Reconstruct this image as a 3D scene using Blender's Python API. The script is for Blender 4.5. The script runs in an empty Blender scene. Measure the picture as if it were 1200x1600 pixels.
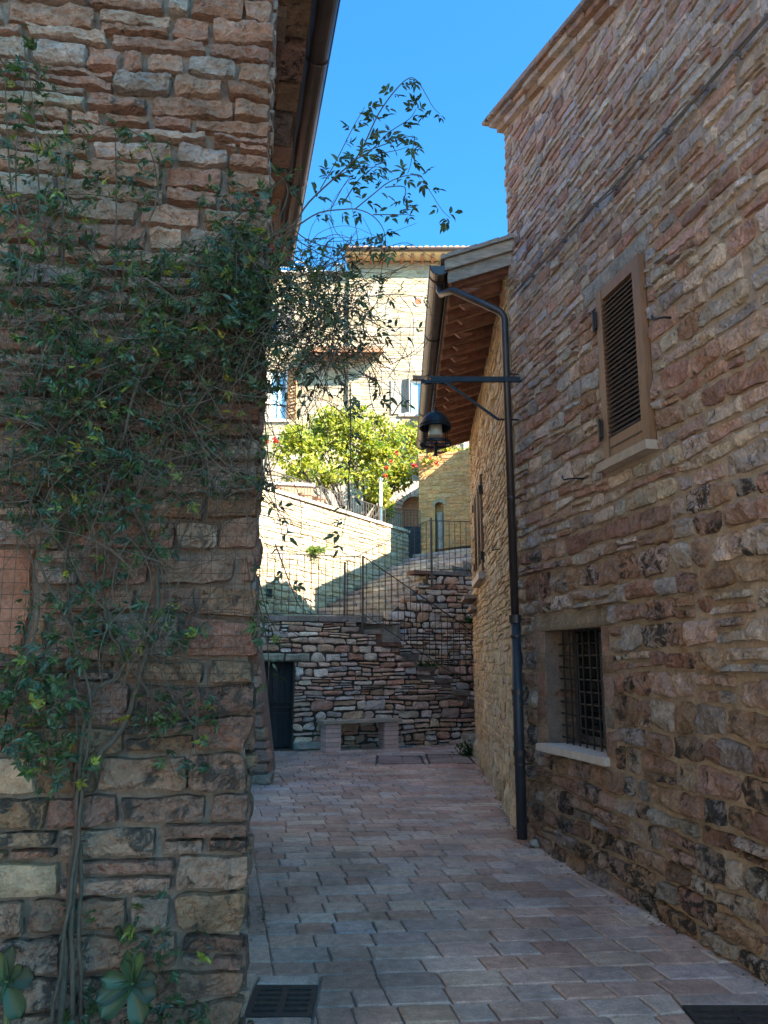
import bpy, math, random
import numpy as np
from mathutils import Vector, noise

# ------------------------------------------------------------------ camera, sky, sun, exposure
SC = bpy.context.scene
F_PX, PITCH, CAM_H = 1200.0, math.atan(230/1200), 1.6
cam_data = bpy.data.cameras.new('camera')
cam_data.sensor_fit = 'VERTICAL'; cam_data.sensor_height = 32.0; cam_data.lens = 24.0
cam_data.clip_start = 0.05; cam_data.clip_end = 5000
cam = bpy.data.objects.new('camera', cam_data)
SC.collection.objects.link(cam)
cam.location = (0, 0, CAM_H); cam.rotation_euler = (math.pi/2 + PITCH, 0, 0)
SC.camera = cam

SUN_EL = math.radians(33.0)
SUN_DIR = Vector((0.80, -0.60, 0)).normalized()          # horizontal direction towards the sun
world = bpy.data.worlds.new('World'); SC.world = world; world.use_nodes = True
wn = world.node_tree; wn.nodes.clear()
sky = wn.nodes.new('ShaderNodeTexSky'); sky.sky_type = 'NISHITA'; sky.sun_disc = False
sky.sun_elevation = SUN_EL
sky.sun_rotation = math.atan2(SUN_DIR.x, SUN_DIR.y)
sky.air_density = 1.0; sky.dust_density = 5.0; sky.ozone_density = 10.0; sky.altitude = 400
bg = wn.nodes.new('ShaderNodeBackground'); bg.inputs['Strength'].default_value = 0.105
wo = wn.nodes.new('ShaderNodeOutputWorld')
tn = wn.nodes.new('ShaderNodeMix'); tn.data_type = 'RGBA'; tn.blend_type = 'MULTIPLY'; tn.inputs[0].default_value = 1.0; tn.inputs[7].default_value = (0.36, 0.89, 0.93, 1)   # deep Mediterranean blue
wn.links.new(sky.outputs[0], tn.inputs[6]); wn.links.new(tn.outputs[2], bg.inputs[0]); wn.links.new(bg.outputs[0], wo.inputs[0])
sun_d = bpy.data.lights.new('sun', 'SUN'); sun_d.energy = 4.4; sun_d.angle = math.radians(0.5)
sun_d.color = (1.0, 0.90, 0.76)
sun = bpy.data.objects.new('sun', sun_d); SC.collection.objects.link(sun)
to_sun = Vector((SUN_DIR.x*math.cos(SUN_EL), SUN_DIR.y*math.cos(SUN_EL), math.sin(SUN_EL)))
sun.rotation_euler = to_sun.to_track_quat('Z', 'Y').to_euler()
sun.location = to_sun*60
vs = SC.view_settings
vs.view_transform = 'Standard'; vs.look = 'None'; vs.gamma = 1.0; vs.use_curve_mapping = False
vs.exposure = 2.55
SC.cycles.max_bounces = 5; SC.cycles.diffuse_bounces = 4; SC.cycles.transparent_max_bounces = 8

# ------------------------------------------------------------------ helpers
COL = SC.collection
SP, CP = math.sin(PITCH), math.cos(PITCH)
def ray(px, py):
    a, b = px-600.0, 800.0-py
    return Vector((a, F_PX*CP - b*SP, F_PX*SP + b*CP))
def at(px, py, Y):                      # point on the line of sight at distance Y ahead
    r = ray(px, py); return Vector((0, 0, CAM_H)) + r*(Y/r.y)
def ground(px, py, z=0.0):
    r = ray(px, py); return Vector((0, 0, CAM_H)) + r*((z-CAM_H)/r.z)
def proj(p):
    x, y, z = p[0], p[1], p[2]-CAM_H
    f = y*CP + z*SP; up = -y*SP + z*CP
    if f < 0.05: return (-9999, -9999)
    return (600 + F_PX*x/f, 800 - F_PX*up/f)

class Frame:                            # a wall plane: u to the viewer's right, v up, n towards the viewer
    def __init__(s, ox, oy, ux, uy, oz=0.0):
        L = math.hypot(ux, uy); s.o = Vector((ox, oy, oz)); s.u = Vector((ux/L, uy/L, 0)); s.n = Vector((uy/L, -ux/L, 0))
    def p(s, u, v, w=0.0):
        return s.o + s.u*u + s.n*w + Vector((0, 0, v))
    def hit(s, px, py, w=0.0):
        r = ray(px, py); o = Vector((0, 0, CAM_H)) - s.o - s.n*w
        t = -o.dot(s.n)/r.dot(s.n); q = o + r*t
        return q.dot(s.u), q.z

WLOC = {}
def link(o, parent=None):
    COL.objects.link(o)
    if parent is not None: o.parent = parent
def wloc(o): return WLOC.get(o.name, Vector((0, 0, 0)))
def tag(o, label=None, cat=None, group=None, kind=None):
    if label: o['label'] = label
    if cat: o['category'] = cat
    if group: o['group'] = group
    if kind: o['kind'] = kind
    return o
def thing(name, loc, label, cat, group=None):
    o = bpy.data.objects.new(name, None); o.empty_display_size = 0.1
    o.location = loc; COL.objects.link(o); WLOC[o.name] = Vector(loc)
    return tag(o, label, cat, group)

class MB:
    def __init__(s): s.v = []; s.f = []; s.t = []
    def add(s, vs_, fs, tint=(1, 1, 1, 0)):
        b = len(s.v); s.v += [tuple(q) for q in vs_]
        s.f += [tuple(b+i for i in f) for f in fs]
        if tint and isinstance(tint[0], (tuple, list)): s.t += list(tint)
        else: s.t += [tint]*len(vs_)
    def box(s, lo, hi, tint=(1, 1, 1, 0)):
        x0, y0, z0 = lo; x1, y1, z1 = hi
        s.hexa([(x0,y0,z0),(x1,y0,z0),(x1,y1,z0),(x0,y1,z0),(x0,y0,z1),(x1,y0,z1),(x1,y1,z1),(x0,y1,z1)], tint)
    def hexa(s, c, tint=(1, 1, 1, 0)):   # 4 bottom, 4 top corners
        s.add(c, [(0,3,2,1),(4,5,6,7),(0,1,5,4),(1,2,6,5),(2,3,7,6),(3,0,4,7)], tint)
    def fbox(s, fr, u0, u1, v0, v1, w0, w1, tint=(1, 1, 1, 0)):   # box in a wall frame
        P = fr.p
        s.hexa([P(u0,v0,w1),P(u1,v0,w1),P(u1,v0,w0),P(u0,v0,w0),P(u0,v1,w1),P(u1,v1,w1),P(u1,v1,w0),P(u0,v1,w0)], tint)
    def bar(s, a, b, w, h, up=(0, 0, 1), tint=(1, 1, 1, 0)):
        a, b = Vector(a), Vector(b); d = (b-a).normalized(); up = Vector(up)
        if abs(d.dot(up)) > 0.97: up = Vector((0, 1, 0))
        r = d.cross(up).normalized(); q = r.cross(d).normalized()
        c = []
        for p in (a, b):
            c += [p-r*w/2-q*h/2, p+r*w/2-q*h/2, p+r*w/2+q*h/2, p-r*w/2+q*h/2]
        s.add(c, [(0,1,2,3),(4,7,6,5),(0,4,5,1),(1,5,6,2),(2,6,7,3),(3,7,4,0)], tint)
    def tube(s, pts, r, n=6, tint=(1, 1, 1, 0), cap=True):
        pts = [Vector(p) for p in pts]; m = len(pts)
        rs = r if isinstance(r, (list, tuple)) else [r]*m
        vs_, fs = [], []; prev = None
        for i, p in enumerate(pts):
            d = (pts[min(i+1, m-1)]-pts[max(i-1, 0)])
            d = d.normalized() if d.length > 1e-9 else Vector((0, 0, 1))
            if prev is None:
                ref = Vector((0, 0, 1)) if abs(d.z) < 0.9 else Vector((1, 0, 0)); x = d.cross(ref).normalized()
            else:
                x = (prev - d*prev.dot(d)); x = x.normalized() if x.length > 1e-6 else d.cross(Vector((0.3,0.5,0.8))).normalized()
            prev = x; y = d.cross(x)
            for k in range(n):
                a = 2*math.pi*k/n; vs_.append(p + x*(math.cos(a)*rs[i]) + y*(math.sin(a)*rs[i]))
        for i in range(m-1):
            for k in range(n):
                k2 = (k+1) % n; fs.append((i*n+k, i*n+k2, (i+1)*n+k2, (i+1)*n+k))
        if cap: fs.append(tuple(range(n-1, -1, -1))); fs.append(tuple((m-1)*n+k for k in range(n)))
        s.add(vs_, fs, tint)
    def lathe(s, prof, c, n=20, tint=(1, 1, 1, 0)):   # prof: (r,z)
        vs_, fs = [], []
        for r, z in prof:
            for k in range(n):
                a = 2*math.pi*k/n; vs_.append((c[0]+r*math.cos(a), c[1]+r*math.sin(a), c[2]+z))
        for i in range(len(prof)-1):
            for k in range(n):
                k2 = (k+1) % n; fs.append((i*n+k, i*n+k2, (i+1)*n+k2, (i+1)*n+k))
        s.add(vs_, fs, tint)
    def torus(s, c, R, r, n=28, m=6, axis='z', tint=(1, 1, 1, 0)):
        pts = []
        for k in range(n+1):
            a = 2*math.pi*k/n
            pts.append(Vector(c)+(Vector((math.cos(a)*R, math.sin(a)*R, 0)) if axis == 'z' else Vector((math.cos(a)*R, 0, math.sin(a)*R))))
        s.tube(pts, r, m, tint, cap=False)
    def build(s, name, mat, parent=None, smooth=False, label=None, kind=None):
        V = np.array(s.v, dtype=np.float64)
        c = (V.min(0)+V.max(0))/2
        if parent is None: c[2] = V[:, 2].min()
        me = bpy.data.meshes.new(name)
        me.from_pydata((V-c).tolist(), [], s.f)
        at_ = me.color_attributes.new('tint', 'FLOAT_COLOR', 'POINT')
        at_.data.foreach_set('color', np.array(s.t, dtype=np.float32).ravel())
        if smooth: me.polygons.foreach_set('use_smooth', [True]*len(me.polygons))
        me.materials.append(mat); me.update()
        o = bpy.data.objects.new(name, me); link(o, parent)
        base = wloc(parent) if parent is not None else Vector((0, 0, 0))
        o.location = Vector(c) - base
        WLOC[o.name] = Vector(c)
        if label: o['label'] = label
        if kind: o['kind'] = kind
        return o

# ------------------------------------------------------------------ materials
def newmat(name):
    m = bpy.data.materials.new(name); m.use_nodes = True; nt = m.node_tree; nt.nodes.clear()
    out = nt.nodes.new('ShaderNodeOutputMaterial'); b = nt.nodes.new('ShaderNodeBsdfPrincipled')
    nt.links.new(b.outputs[0], out.inputs[0]); return m, nt, b
def N(nt, t, **k):
    n = nt.nodes.new(t)
    for a, v in k.items(): setattr(n, a, v)
    return n
def noise_tex(nt, scale, detail=4, rough=0.6, vec=None, dist=0.0):
    n = N(nt, 'ShaderNodeTexNoise'); n.inputs['Scale'].default_value = scale
    n.inputs['Detail'].default_value = detail; n.inputs['Roughness'].default_value = rough; n.inputs['Distortion'].default_value = dist
    if vec is not None: nt.links.new(vec, n.inputs['Vector'])
    return n.outputs['Fac']
def ramp(nt, fac, stops):
    r = N(nt, 'ShaderNodeValToRGB'); e = r.color_ramp.elements
    while len(e) < len(stops): e.new(0.5)
    for i, (p, c) in enumerate(stops):
        e[i].position = p; e[i].color = c if len(c) == 4 else (*c, 1)
    nt.links.new(fac, r.inputs[0]); return r.outputs[0]
def mix(nt, mode, fac, a, b):
    m = N(nt, 'ShaderNodeMix', data_type='RGBA', blend_type=mode)
    for idx, v in ((0, fac), (6, a), (7, b)):
        if isinstance(v, (int, float)): m.inputs[idx].default_value = v
        elif isinstance(v, tuple): m.inputs[idx].default_value = v if len(v) == 4 else (*v, 1)
        else: nt.links.new(v, m.inputs[idx])
    return m.outputs[2]
def math_(nt, op, a, b=None):
    m = N(nt, 'ShaderNodeMath', operation=op)
    for i, v in enumerate((a, b)):
        if v is None: continue
        if isinstance(v, (int, float)): m.inputs[i].default_value = v
        else: nt.links.new(v, m.inputs[i])
    return m.outputs[0]
def g(v): return (v, v, v, 1)

def stone_mat(name, scale=1.0, bump=0.6, dist=0.02, mott=(0.62, 1.25), lichen_col=(0.035, 0.032, 0.03), rough=0.92, ochre=0.35, pits=0.4, dirt=0.0):
    m, nt, b = newmat(name)
    pos = N(nt, 'ShaderNodeNewGeometry').outputs['Position']
    att = N(nt, 'ShaderNodeAttribute'); att.attribute_name = 'tint'
    n1 = noise_tex(nt, 7*scale, 3, 0.65, pos, 0.3)
    n2 = noise_tex(nt, 38*scale, 4, 0.7, pos)
    c = mix(nt, 'MULTIPLY', 1.0, att.outputs['Color'], ramp(nt, n1, [(0.28, g(mott[0])), (0.72, g(mott[1]))]))
    c = mix(nt, 'MULTIPLY', 1.0, c, ramp(nt, n2, [(0.3, g(0.72)), (0.7, g(1.2))]))
    if dirt:
        n6 = noise_tex(nt, 1.3, 3, 0.6, pos, 0.4)
        c = mix(nt, 'MULTIPLY', 1.0, c, ramp(nt, n6, [(0.36, g(1-dirt)), (0.62, g(1.08))]))
    n5 = noise_tex(nt, 3.1*scale, 2, 0.6, pos, 0.6)                 # warm iron staining
    c = mix(nt, 'MIX', ramp(nt, n5, [(0.52, g(0.0)), (0.75, g(ochre))]), c, mix(nt, 'MULTIPLY', 1.0, c, (1.25, 0.92, 0.62, 1)))
    n3 = noise_tex(nt, 11*scale, 5, 0.75, pos, 0.6)                 # dark crusts and lichen, as much as each stone has
    thr = math_(nt, 'SUBTRACT', 0.80, math_(nt, 'MULTIPLY', att.outputs['Alpha'], 0.37))
    l = math_(nt, 'MULTIPLY', math_(nt, 'SUBTRACT', n3, thr), 9.0)
    l = N(nt, 'ShaderNodeClamp').outputs[0] if False else math_(nt, 'MINIMUM', math_(nt, 'MAXIMUM', l, 0.0), 0.92)
    c = mix(nt, 'MIX', l, c, (*lichen_col, 1))
    nt.links.new(c, b.inputs['Base Color'])
    b.inputs['Roughness'].default_value = rough
    b.inputs['Specular IOR Level'].default_value = 0.25
    h = math_(nt, 'ADD', n2, math_(nt, 'MULTIPLY', n3, 1.1))
    bp = N(nt, 'ShaderNodeBump'); bp.inputs['Strength'].default_value = bump; bp.inputs['Distance'].default_value = dist
    nt.links.new(h, bp.inputs['Height']); nt.links.new(bp.outputs[0], b.inputs['Normal'])
    return m

def plain_mat(name, col, rough=0.6, metal=0.0, var=0.25, scale=12, bump=0.0, spec=0.4, stretch=None, grime=0.0):
    m, nt, b = newmat(name)
    pos = N(nt, 'ShaderNodeNewGeometry').outputs['Position']
    if stretch:
        mp = N(nt, 'ShaderNodeMapping'); mp.inputs['Scale'].default_value = stretch; nt.links.new(pos, mp.inputs['Vector']); pos = mp.outputs[0]
    att = N(nt, 'ShaderNodeAttribute'); att.attribute_name = 'tint'
    n1 = noise_tex(nt, scale, 5, 0.65, pos, 0.2)
    c = mix(nt, 'MULTIPLY', 1.0, (*col, 1), att.outputs['Color'])
    c = mix(nt, 'MULTIPLY', 1.0, c, ramp(nt, n1, [(0.3, g(1-var)), (0.7, g(1+var))]))
    if grime:
        n4 = noise_tex(nt, scale*0.35, 6, 0.7, pos, 0.5)
        c = mix(nt, 'MIX', ramp(nt, n4, [(0.5, g(0)), (0.75, g(grime))]), c, (0.05, 0.045, 0.04, 1))
    nt.links.new(c, b.inputs['Base Color'])
    b.inputs['Roughness'].default_value = rough; b.inputs['Metallic'].default_value = metal; b.inputs['Specular IOR Level'].default_value = spec
    if bump:
        bp = N(nt, 'ShaderNodeBump'); bp.inputs['Strength'].default_value = bump; bp.inputs['Distance'].default_value = 0.01
        nt.links.new(noise_tex(nt, scale*3, 5, 0.7, pos), bp.inputs['Height']); nt.links.new(bp.outputs[0], b.inputs['Normal'])
    return m

def leaf_mat(name, rough=0.4, trans=0.35):
    m, nt, b = newmat(name)
    att = N(nt, 'ShaderNodeAttribute'); att.attribute_name = 'tint'
    nt.links.new(att.outputs['Color'], b.inputs['Base Color']); b.inputs['Roughness'].default_value = rough
    b.inputs['Specular IOR Level'].default_value = 0.45
    tr = N(nt, 'ShaderNodeBsdfTranslucent')
    nt.links.new(mix(nt, 'MULTIPLY', 1.0, att.outputs['Color'], (1.5, 1.7, 0.6, 1)), tr.inputs[0])
    ms = N(nt, 'ShaderNodeMixShader'); ms.inputs[0].default_value = trans
    out = [n for n in nt.nodes if n.type == 'OUTPUT_MATERIAL'][0]
    nt.links.new(b.outputs[0], ms.inputs[1]); nt.links.new(tr.outputs[0], ms.inputs[2]); nt.links.new(ms.outputs[0], out.inputs[0])
    return m

def glass_mat(name, col, rough=0.05):
    m, nt, b = newmat(name)
    b.inputs['Base Color'].default_value = (*col, 1); b.inputs['Roughness'].default_value = rough; b.inputs['Specular IOR Level'].default_value = 0.5
    return m

M = {}
M['stone_l'] = stone_mat('left_wall_stone', 1.2, 0.9, 0.03)
M['stone_r'] = stone_mat('right_wall_stone', 1.0, 1.0, 0.04, ochre=0.2)
M['stone_b'] = stone_mat('terrace_wall_stone', 0.8, 0.55, 0.03, mott=(0.7, 1.2))
M['stone_o'] = stone_mat('ochre_wall_stone', 0.9, 0.7, 0.03, mott=(0.75, 1.15), pits=0.25)
M['stone_c'] = stone_mat('cream_stone', 0.5, 0.6, 0.03, mott=(0.8, 1.12), pits=0.2)
M['paving'] = stone_mat('paving_stone', 2.2, ochre=0.1, bump=0.35, dist=0.006, mott=(0.72, 1.2), rough=0.7, dirt=0.32)
M['mortar'] = stone_mat('mortar', 1.5, 0.6, 0.01, mott=(0.7, 1.15))
M['copper'] = plain_mat('brown_gutter_metal', (0.085, 0.062, 0.058), 0.42, 0.55, 0.18, 6, spec=0.5)
M['iron'] = plain_mat('dark_iron', (0.028, 0.028, 0.032), 0.5, 0.6, 0.3, 20, spec=0.5)
M['rail'] = plain_mat('rusty_rail_iron', (0.085, 0.07, 0.062), 0.7, 0.3, 0.35, 25)
M['castiron'] = plain_mat('cast_iron', (0.055, 0.048, 0.045), 0.75, 0.3, 0.35, 30, bump=0.3)
M['shutter'] = plain_mat('brown_shutter_wood', (0.20, 0.105, 0.058), 0.55, 0, 0.2, 5, stretch=(6, 6, 1.2), grime=0.25)
M['slat'] = plain_mat('shutter_slat_wood', (0.075, 0.056, 0.05), 0.6, 0, 0.2, 8)
M['beam'] = plain_mat('rafter_wood', (0.27, 0.125, 0.085), 0.8, 0, 0.35, 14, bump=0.4)
M['oldwood'] = plain_mat('weathered_wood', (0.33, 0.265, 0.205), 0.85, 0, 0.35, 9, bump=0.4, stretch=(1, 4, 4), grime=0.5)
M['doorwood'] = plain_mat('dark_door_wood', (0.022, 0.022, 0.026), 0.7, 0, 0.5, 14, bump=0.4, stretch=(5, 5, 0.6))
M['tile'] = plain_mat('terracotta', (0.36, 0.20, 0.12), 0.9, 0, 0.35, 9, bump=0.3, grime=0.4)
M['brick'] = plain_mat('pale_pink_brick', (0.72, 0.47, 0.41), 0.9, 0, 0.15, 18, bump=0.2)
M['slab'] = plain_mat('bench_slab', (0.40, 0.32, 0.25), 0.85, 0, 0.2, 12, bump=0.3)
M['sill'] = plain_mat('pale_sill_stone', (0.52, 0.45, 0.40), 0.8, 0, 0.15, 15, bump=0.2)
M['dark'] = plain_mat('dark_interior', (0.012, 0.012, 0.014), 0.9)
M['glass'] = glass_mat('window_glass', (0.006, 0.007, 0.009), 0.12)
M['bluepane'] = glass_mat('light_blue_pane', (0.25, 0.42, 0.55), 0.15)  # panes given one even light blue base colour
M['white'] = plain_mat('white_paint', (0.75, 0.72, 0.66), 0.6, 0, 0.1, 8)
M['plaster'] = plain_mat('cream_plaster', (0.62, 0.52, 0.36), 0.9, 0, 0.12, 3, bump=0.3)
M['leaf'] = leaf_mat('vine_leaf')
M['leaf2'] = leaf_mat('shrub_leaf', 0.5, 0.45)
M['stem'] = plain_mat('vine_bark', (0.055, 0.045, 0.036), 0.9, 0, 0.35, 40, bump=0.5)
M['wire'] = plain_mat('rusty_wire', (0.07, 0.045, 0.035), 0.7, 0.4, 0.3, 30)
M['flower'] = leaf_mat('red_petals', 0.6, 0.3)
M['soil'] = plain_mat('soil', (0.05, 0.04, 0.03), 0.95, 0, 0.4, 20, bump=0.5)
M['frost'] = plain_mat('frosted_lamp_glass', (0.72, 0.66, 0.52), 0.35, 0, 0.06, 6)
M['cable'] = plain_mat('grey_cable', (0.11, 0.10, 0.095), 0.8)

PINK = [(0.47, 0.29, 0.225), (0.43, 0.255, 0.195), (0.51, 0.35, 0.275), (0.40, 0.225, 0.17), (0.50, 0.355, 0.295)]
PALE = [(0.58, 0.465, 0.375), (0.57, 0.465, 0.40), (0.54, 0.415, 0.32)]
GREY = [(0.48, 0.41, 0.37), (0.44, 0.37, 0.34), (0.36, 0.30, 0.275)]
TAN = [(0.45, 0.295, 0.20), (0.41, 0.25, 0.165), (0.38, 0.245, 0.185)]
def pick(rng, wts, dark=0.0, lich=(0.0, 0.4)):
    fam = rng.choices([PINK, PALE, GREY, TAN], wts)[0]; c = rng.choice(fam); k = rng.uniform(0.8, 1.12)*(1-dark)
    return (c[0]*k*rng.uniform(.95, 1.05), c[1]*k, c[2]*k*rng.uniform(.94, 1.06), rng.uniform(*lich))

# ------------------------------------------------------------------ masonry
def make_levels(rng, v0, v1, hfun, snaps=()):
    cuts = [v0] + sorted(s for s in snaps if v0 < s < v1) + [v1]
    lev = [(v0, True)]
    for a, b in zip(cuts[:-1], cuts[1:]):
        hs = []; t = a
        while t < b:
            h = rng.uniform(*hfun(t)); hs.append(h); t += h
        if len(hs) > 1 and (t-b) > hs[-1]*0.6: hs.pop()
        k = (b-a)/sum(hs); t = a
        for i, h in enumerate(hs):
            t += h*k; lev.append((t, i == len(hs)-1))
    return lev
def layout(rng, u0, u1, v0, v1, hfun, wfun, snaps=(), holes=(), wob=0.02, split=0.2, top=None, seed=0, tall=0.05):
    lev = make_levels(rng, v0, v1, hfun, snaps); out = []
    def yb(k, u):
        z, fixed = lev[k]
        return z + (0 if fixed and 0 < k and k < len(lev)-1 and snaps else wob*noise.noise(Vector((u*1.7+seed*3.1, k*7.77, seed))))
    skip = {}
    for k in range(len(lev)-1):
        z0, z1 = lev[k][0], lev[k+1][0]; u = u0 - rng.uniform(0, 0.15)
        while u < u1:
            w = rng.uniform(*wfun((z0+z1)/2)); ua, ub = max(u, u0), min(u+w, u1); u += w
            if u1-ub < wfun(z0)[0]*0.45: ub = u1; u = u1+1
            if ub-ua < 0.04: continue
            segs = [(ua, ub)]
            for (h0, h1, g0, g1) in holes:
                if z1 > g0+0.015 and z0 < g1-0.015:
                    ns = []
                    for a, b in segs:
                        if b <= h0 or a >= h1: ns.append((a, b))
                        else:
                            if a < h0-0.03: ns.append((a, h0))
                            if b > h1+0.03: ns.append((h1, b))
                    segs = ns
            for a, b in segs:
                y = [yb(k, a), yb(k, b), yb(k+1, b), yb(k+1, a)]
                if top is not None:
                    ta, tb = top(a), top(b)
                    if max(y[0]-ta, y[1]-tb) > -0.03: continue
                    y[2] = min(y[2], tb); y[3] = min(y[3], ta)
                hh = z1-z0
                if rng.random() < split and hh > 0.075 and b-a > 0.12:
                    f = rng.uniform(0.38, 0.62); ma, mb = y[0]+(y[3]-y[0])*f, y[1]+(y[2]-y[1])*f
                    if rng.random() < 0.5 and b-a > 0.22:
                        q = a+(b-a)*rng.uniform(.35, .65); mq, bq = (ma+mb)/2, (y[0]+y[1])/2
                        out.append([(a, y[0]), (q, bq), (q, mq), (a, ma)]); out.append([(q, bq), (b, y[1]), (b, mb), (q, mq)])
                    else: out.append([(a, y[0]), (b, y[1]), (b, mb), (a, ma)])
                    out.append([(a, ma), (b, mb), (b, y[2]), (a, y[3])])
                else: out.append([(a, y[0]), (b, y[1]), (b, y[2]), (a, y[3])])
    return out

def stone_geo(rng, fr, q, joint, depth, rough, res, tint, back=0.035, rnd=0.28, skew=0.1, w0=0.0, freq=11.0, warp=0.10, ulim=None):
    if callable(depth): depth = depth(q[0][1])
    if callable(rough): rough = rough(q[0][1])
    pts = [np.array(p, float) for p in q]
    W = (np.linalg.norm(pts[1]-pts[0])+np.linalg.norm(pts[2]-pts[3]))/2; H = (np.linalg.norm(pts[3]-pts[0])+np.linalg.norm(pts[2]-pts[1]))/2
    m_ = min(W, H)
    a, b, c, d = [p+np.array([rng.uniform(-skew, skew)*m_*1.4, rng.uniform(-skew, skew)*m_*.7]) for p in pts]
    jx, jy = joint*rng.uniform(.5, 1.4)/max(W, .02), joint*rng.uniform(.5, 1.4)/max(H, .02)
    jx, jy = min(jx, .3), min(jy, .3)
    nu = max(2, min(16, int(round(W/res)))); nv = max(2, min(10, int(round(H/res))))
    ru, rv = min(.16, .009/W), min(.16, .007/H)
    us = [0.0, ru] + [ru*2+(1-4*ru)*(i+.5)/nu for i in range(nu)] + [1-ru, 1.0]
    vs_l = [0.0, rv] + [rv*2+(1-4*rv)*(i+.5)/nv for i in range(nv)] + [1-rv, 1.0]
    sx, sy, sz = rng.uniform(0, 90), rng.uniform(0, 90), rng.uniform(0, 90)
    dd = depth*rng.uniform(.55, 1.3); tx, ty = rng.uniform(-.5, .5)*dd*.7, rng.uniform(-.6, .3)*dd*.8
    V, T = [], []; cols, rows = len(us), len(vs_l)
    r = rnd*m_*rng.uniform(.4, 1.25); fw = 1.5/max(m_, .03)
    for j, tv in enumerate(vs_l):
        for i, tu in enumerate(us):
            fu = jx/2+(1-jx)*tu; fv = jy/2+(1-jy)*tv
            p = (a*(1-fu)+b*fu)*(1-fv) + (d*(1-fu)+c*fu)*fv
            x, y = (tu-.5)*W*(1-jx), (tv-.5)*H*(1-jy)                    # round the corners
            ax, ay = abs(x)-(W*(1-jx)/2-r), abs(y)-(H*(1-jy)/2-r)
            if ax > 0 and ay > 0:
                L = math.hypot(ax, ay)
                if L > r: p = p + np.array([-(ax-ax*r/L)*math.copysign(1, x), -(ay-ay*r/L)*math.copysign(1, y)])
            wx = noise.noise(Vector((p[0]*fw+sx, p[1]*fw, sz))); wy = noise.noise(Vector((p[0]*fw, p[1]*fw+sy, sx)))
            p = p + np.array([wx, wy])*warp*m_
            if ulim: p[0] = min(max(p[0], ulim[0]), ulim[1])
            if i in (0, cols-1) or j in (0, rows-1): w = -back
            else:
                n1 = noise.noise(Vector((p[0]*freq+sx, p[1]*freq*1.3+sy, sz))); n2 = noise.noise(Vector((p[0]*freq*2.7+sy, p[1]*freq*3.2+sz, sx))); n3 = noise.noise(Vector((p[0]*freq*6+sz, p[1]*freq*6+sx, sy)))
                e = min(1, min(x+W/2, W/2-x)/(.22*m_)); e2 = min(1, min(y+H/2, H/2-y)/(.22*m_))
                fall = (.42+.58*max(e, 0))*(.42+.58*max(e2, 0))
                w = dd*fall + rough*(n1*.8+(.35-abs(n2))*.7+n3*.3)*(.35+.65*fall) + tx*(tu-.5)*2 + ty*(tv-.5)*2
                w = max(w, 0.003)
            V.append(fr.p(p[0], p[1], w+w0)); T.append(tint)
    Fc = [(j*cols+i, j*cols+i+1, (j+1)*cols+i+1, (j+1)*cols+i) for j in range(rows-1) for i in range(cols-1)]
    return V, Fc, T

def masonry(name, parent, fr, quads, mat, tintf, joint=0.016, depth=0.02, rough=0.012, res=0.05, limit=300, minpx=9, view=None, rest='rubble_infill', seed=1, **kw):
    rng = random.Random(seed); items = []
    for q in quads:
        cx, cy = sum(p[0] for p in q)/4, sum(p[1] for p in q)/4
        pp = [proj(fr.p(*p)) for p in q]; x0, x1 = min(p[0] for p in pp), max(p[0] for p in pp); y0, y1 = min(p[1] for p in pp), max(p[1] for p in pp)
        x0c, x1c, y0c, y1c = max(x0, 0), min(x1, 1200), max(y0, 0), min(y1, 1600)
        seen = x1c > x0c and y1c > y0c and x0 > -3000 and (x1c-x0c)*(y1c-y0c) > .45*(x1-x0)*(y1-y0)
        hpx = (x1-x0)*(y1-y0)
        if seen and view is not None and not view((x0+x1)/2, (y0+y1)/2): seen = False
        short = min(x1-x0, abs(((pp[3][1]+pp[2][1])-(pp[0][1]+pp[1][1]))/2))
        items.append((hpx if seen and short >= minpx else -1, q, cx, cy))
    order = sorted(range(len(items)), key=lambda i: -items[i][0])
    big = set(i for i in order[:limit] if items[i][0] > 0)
    mb = MB(); n = 0
    for i, (sz, q, cx, cy) in enumerate(items):
        t = tintf(rng, cx, cy)
        if i in big:
            one = MB(); v, f, tt = stone_geo(rng, fr, q, joint, depth, rough, res, t, **kw); one.add(v, f, tt)
            one.build(name, mat, parent); n += 1
        else:
            v, f, tt = stone_geo(rng, fr, q, joint, depth, rough, res*1.25, t, **kw); mb.add(v, f, tt)
    if mb.v: mb.build(rest, mat, parent, kind='stuff')
    return n

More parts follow.
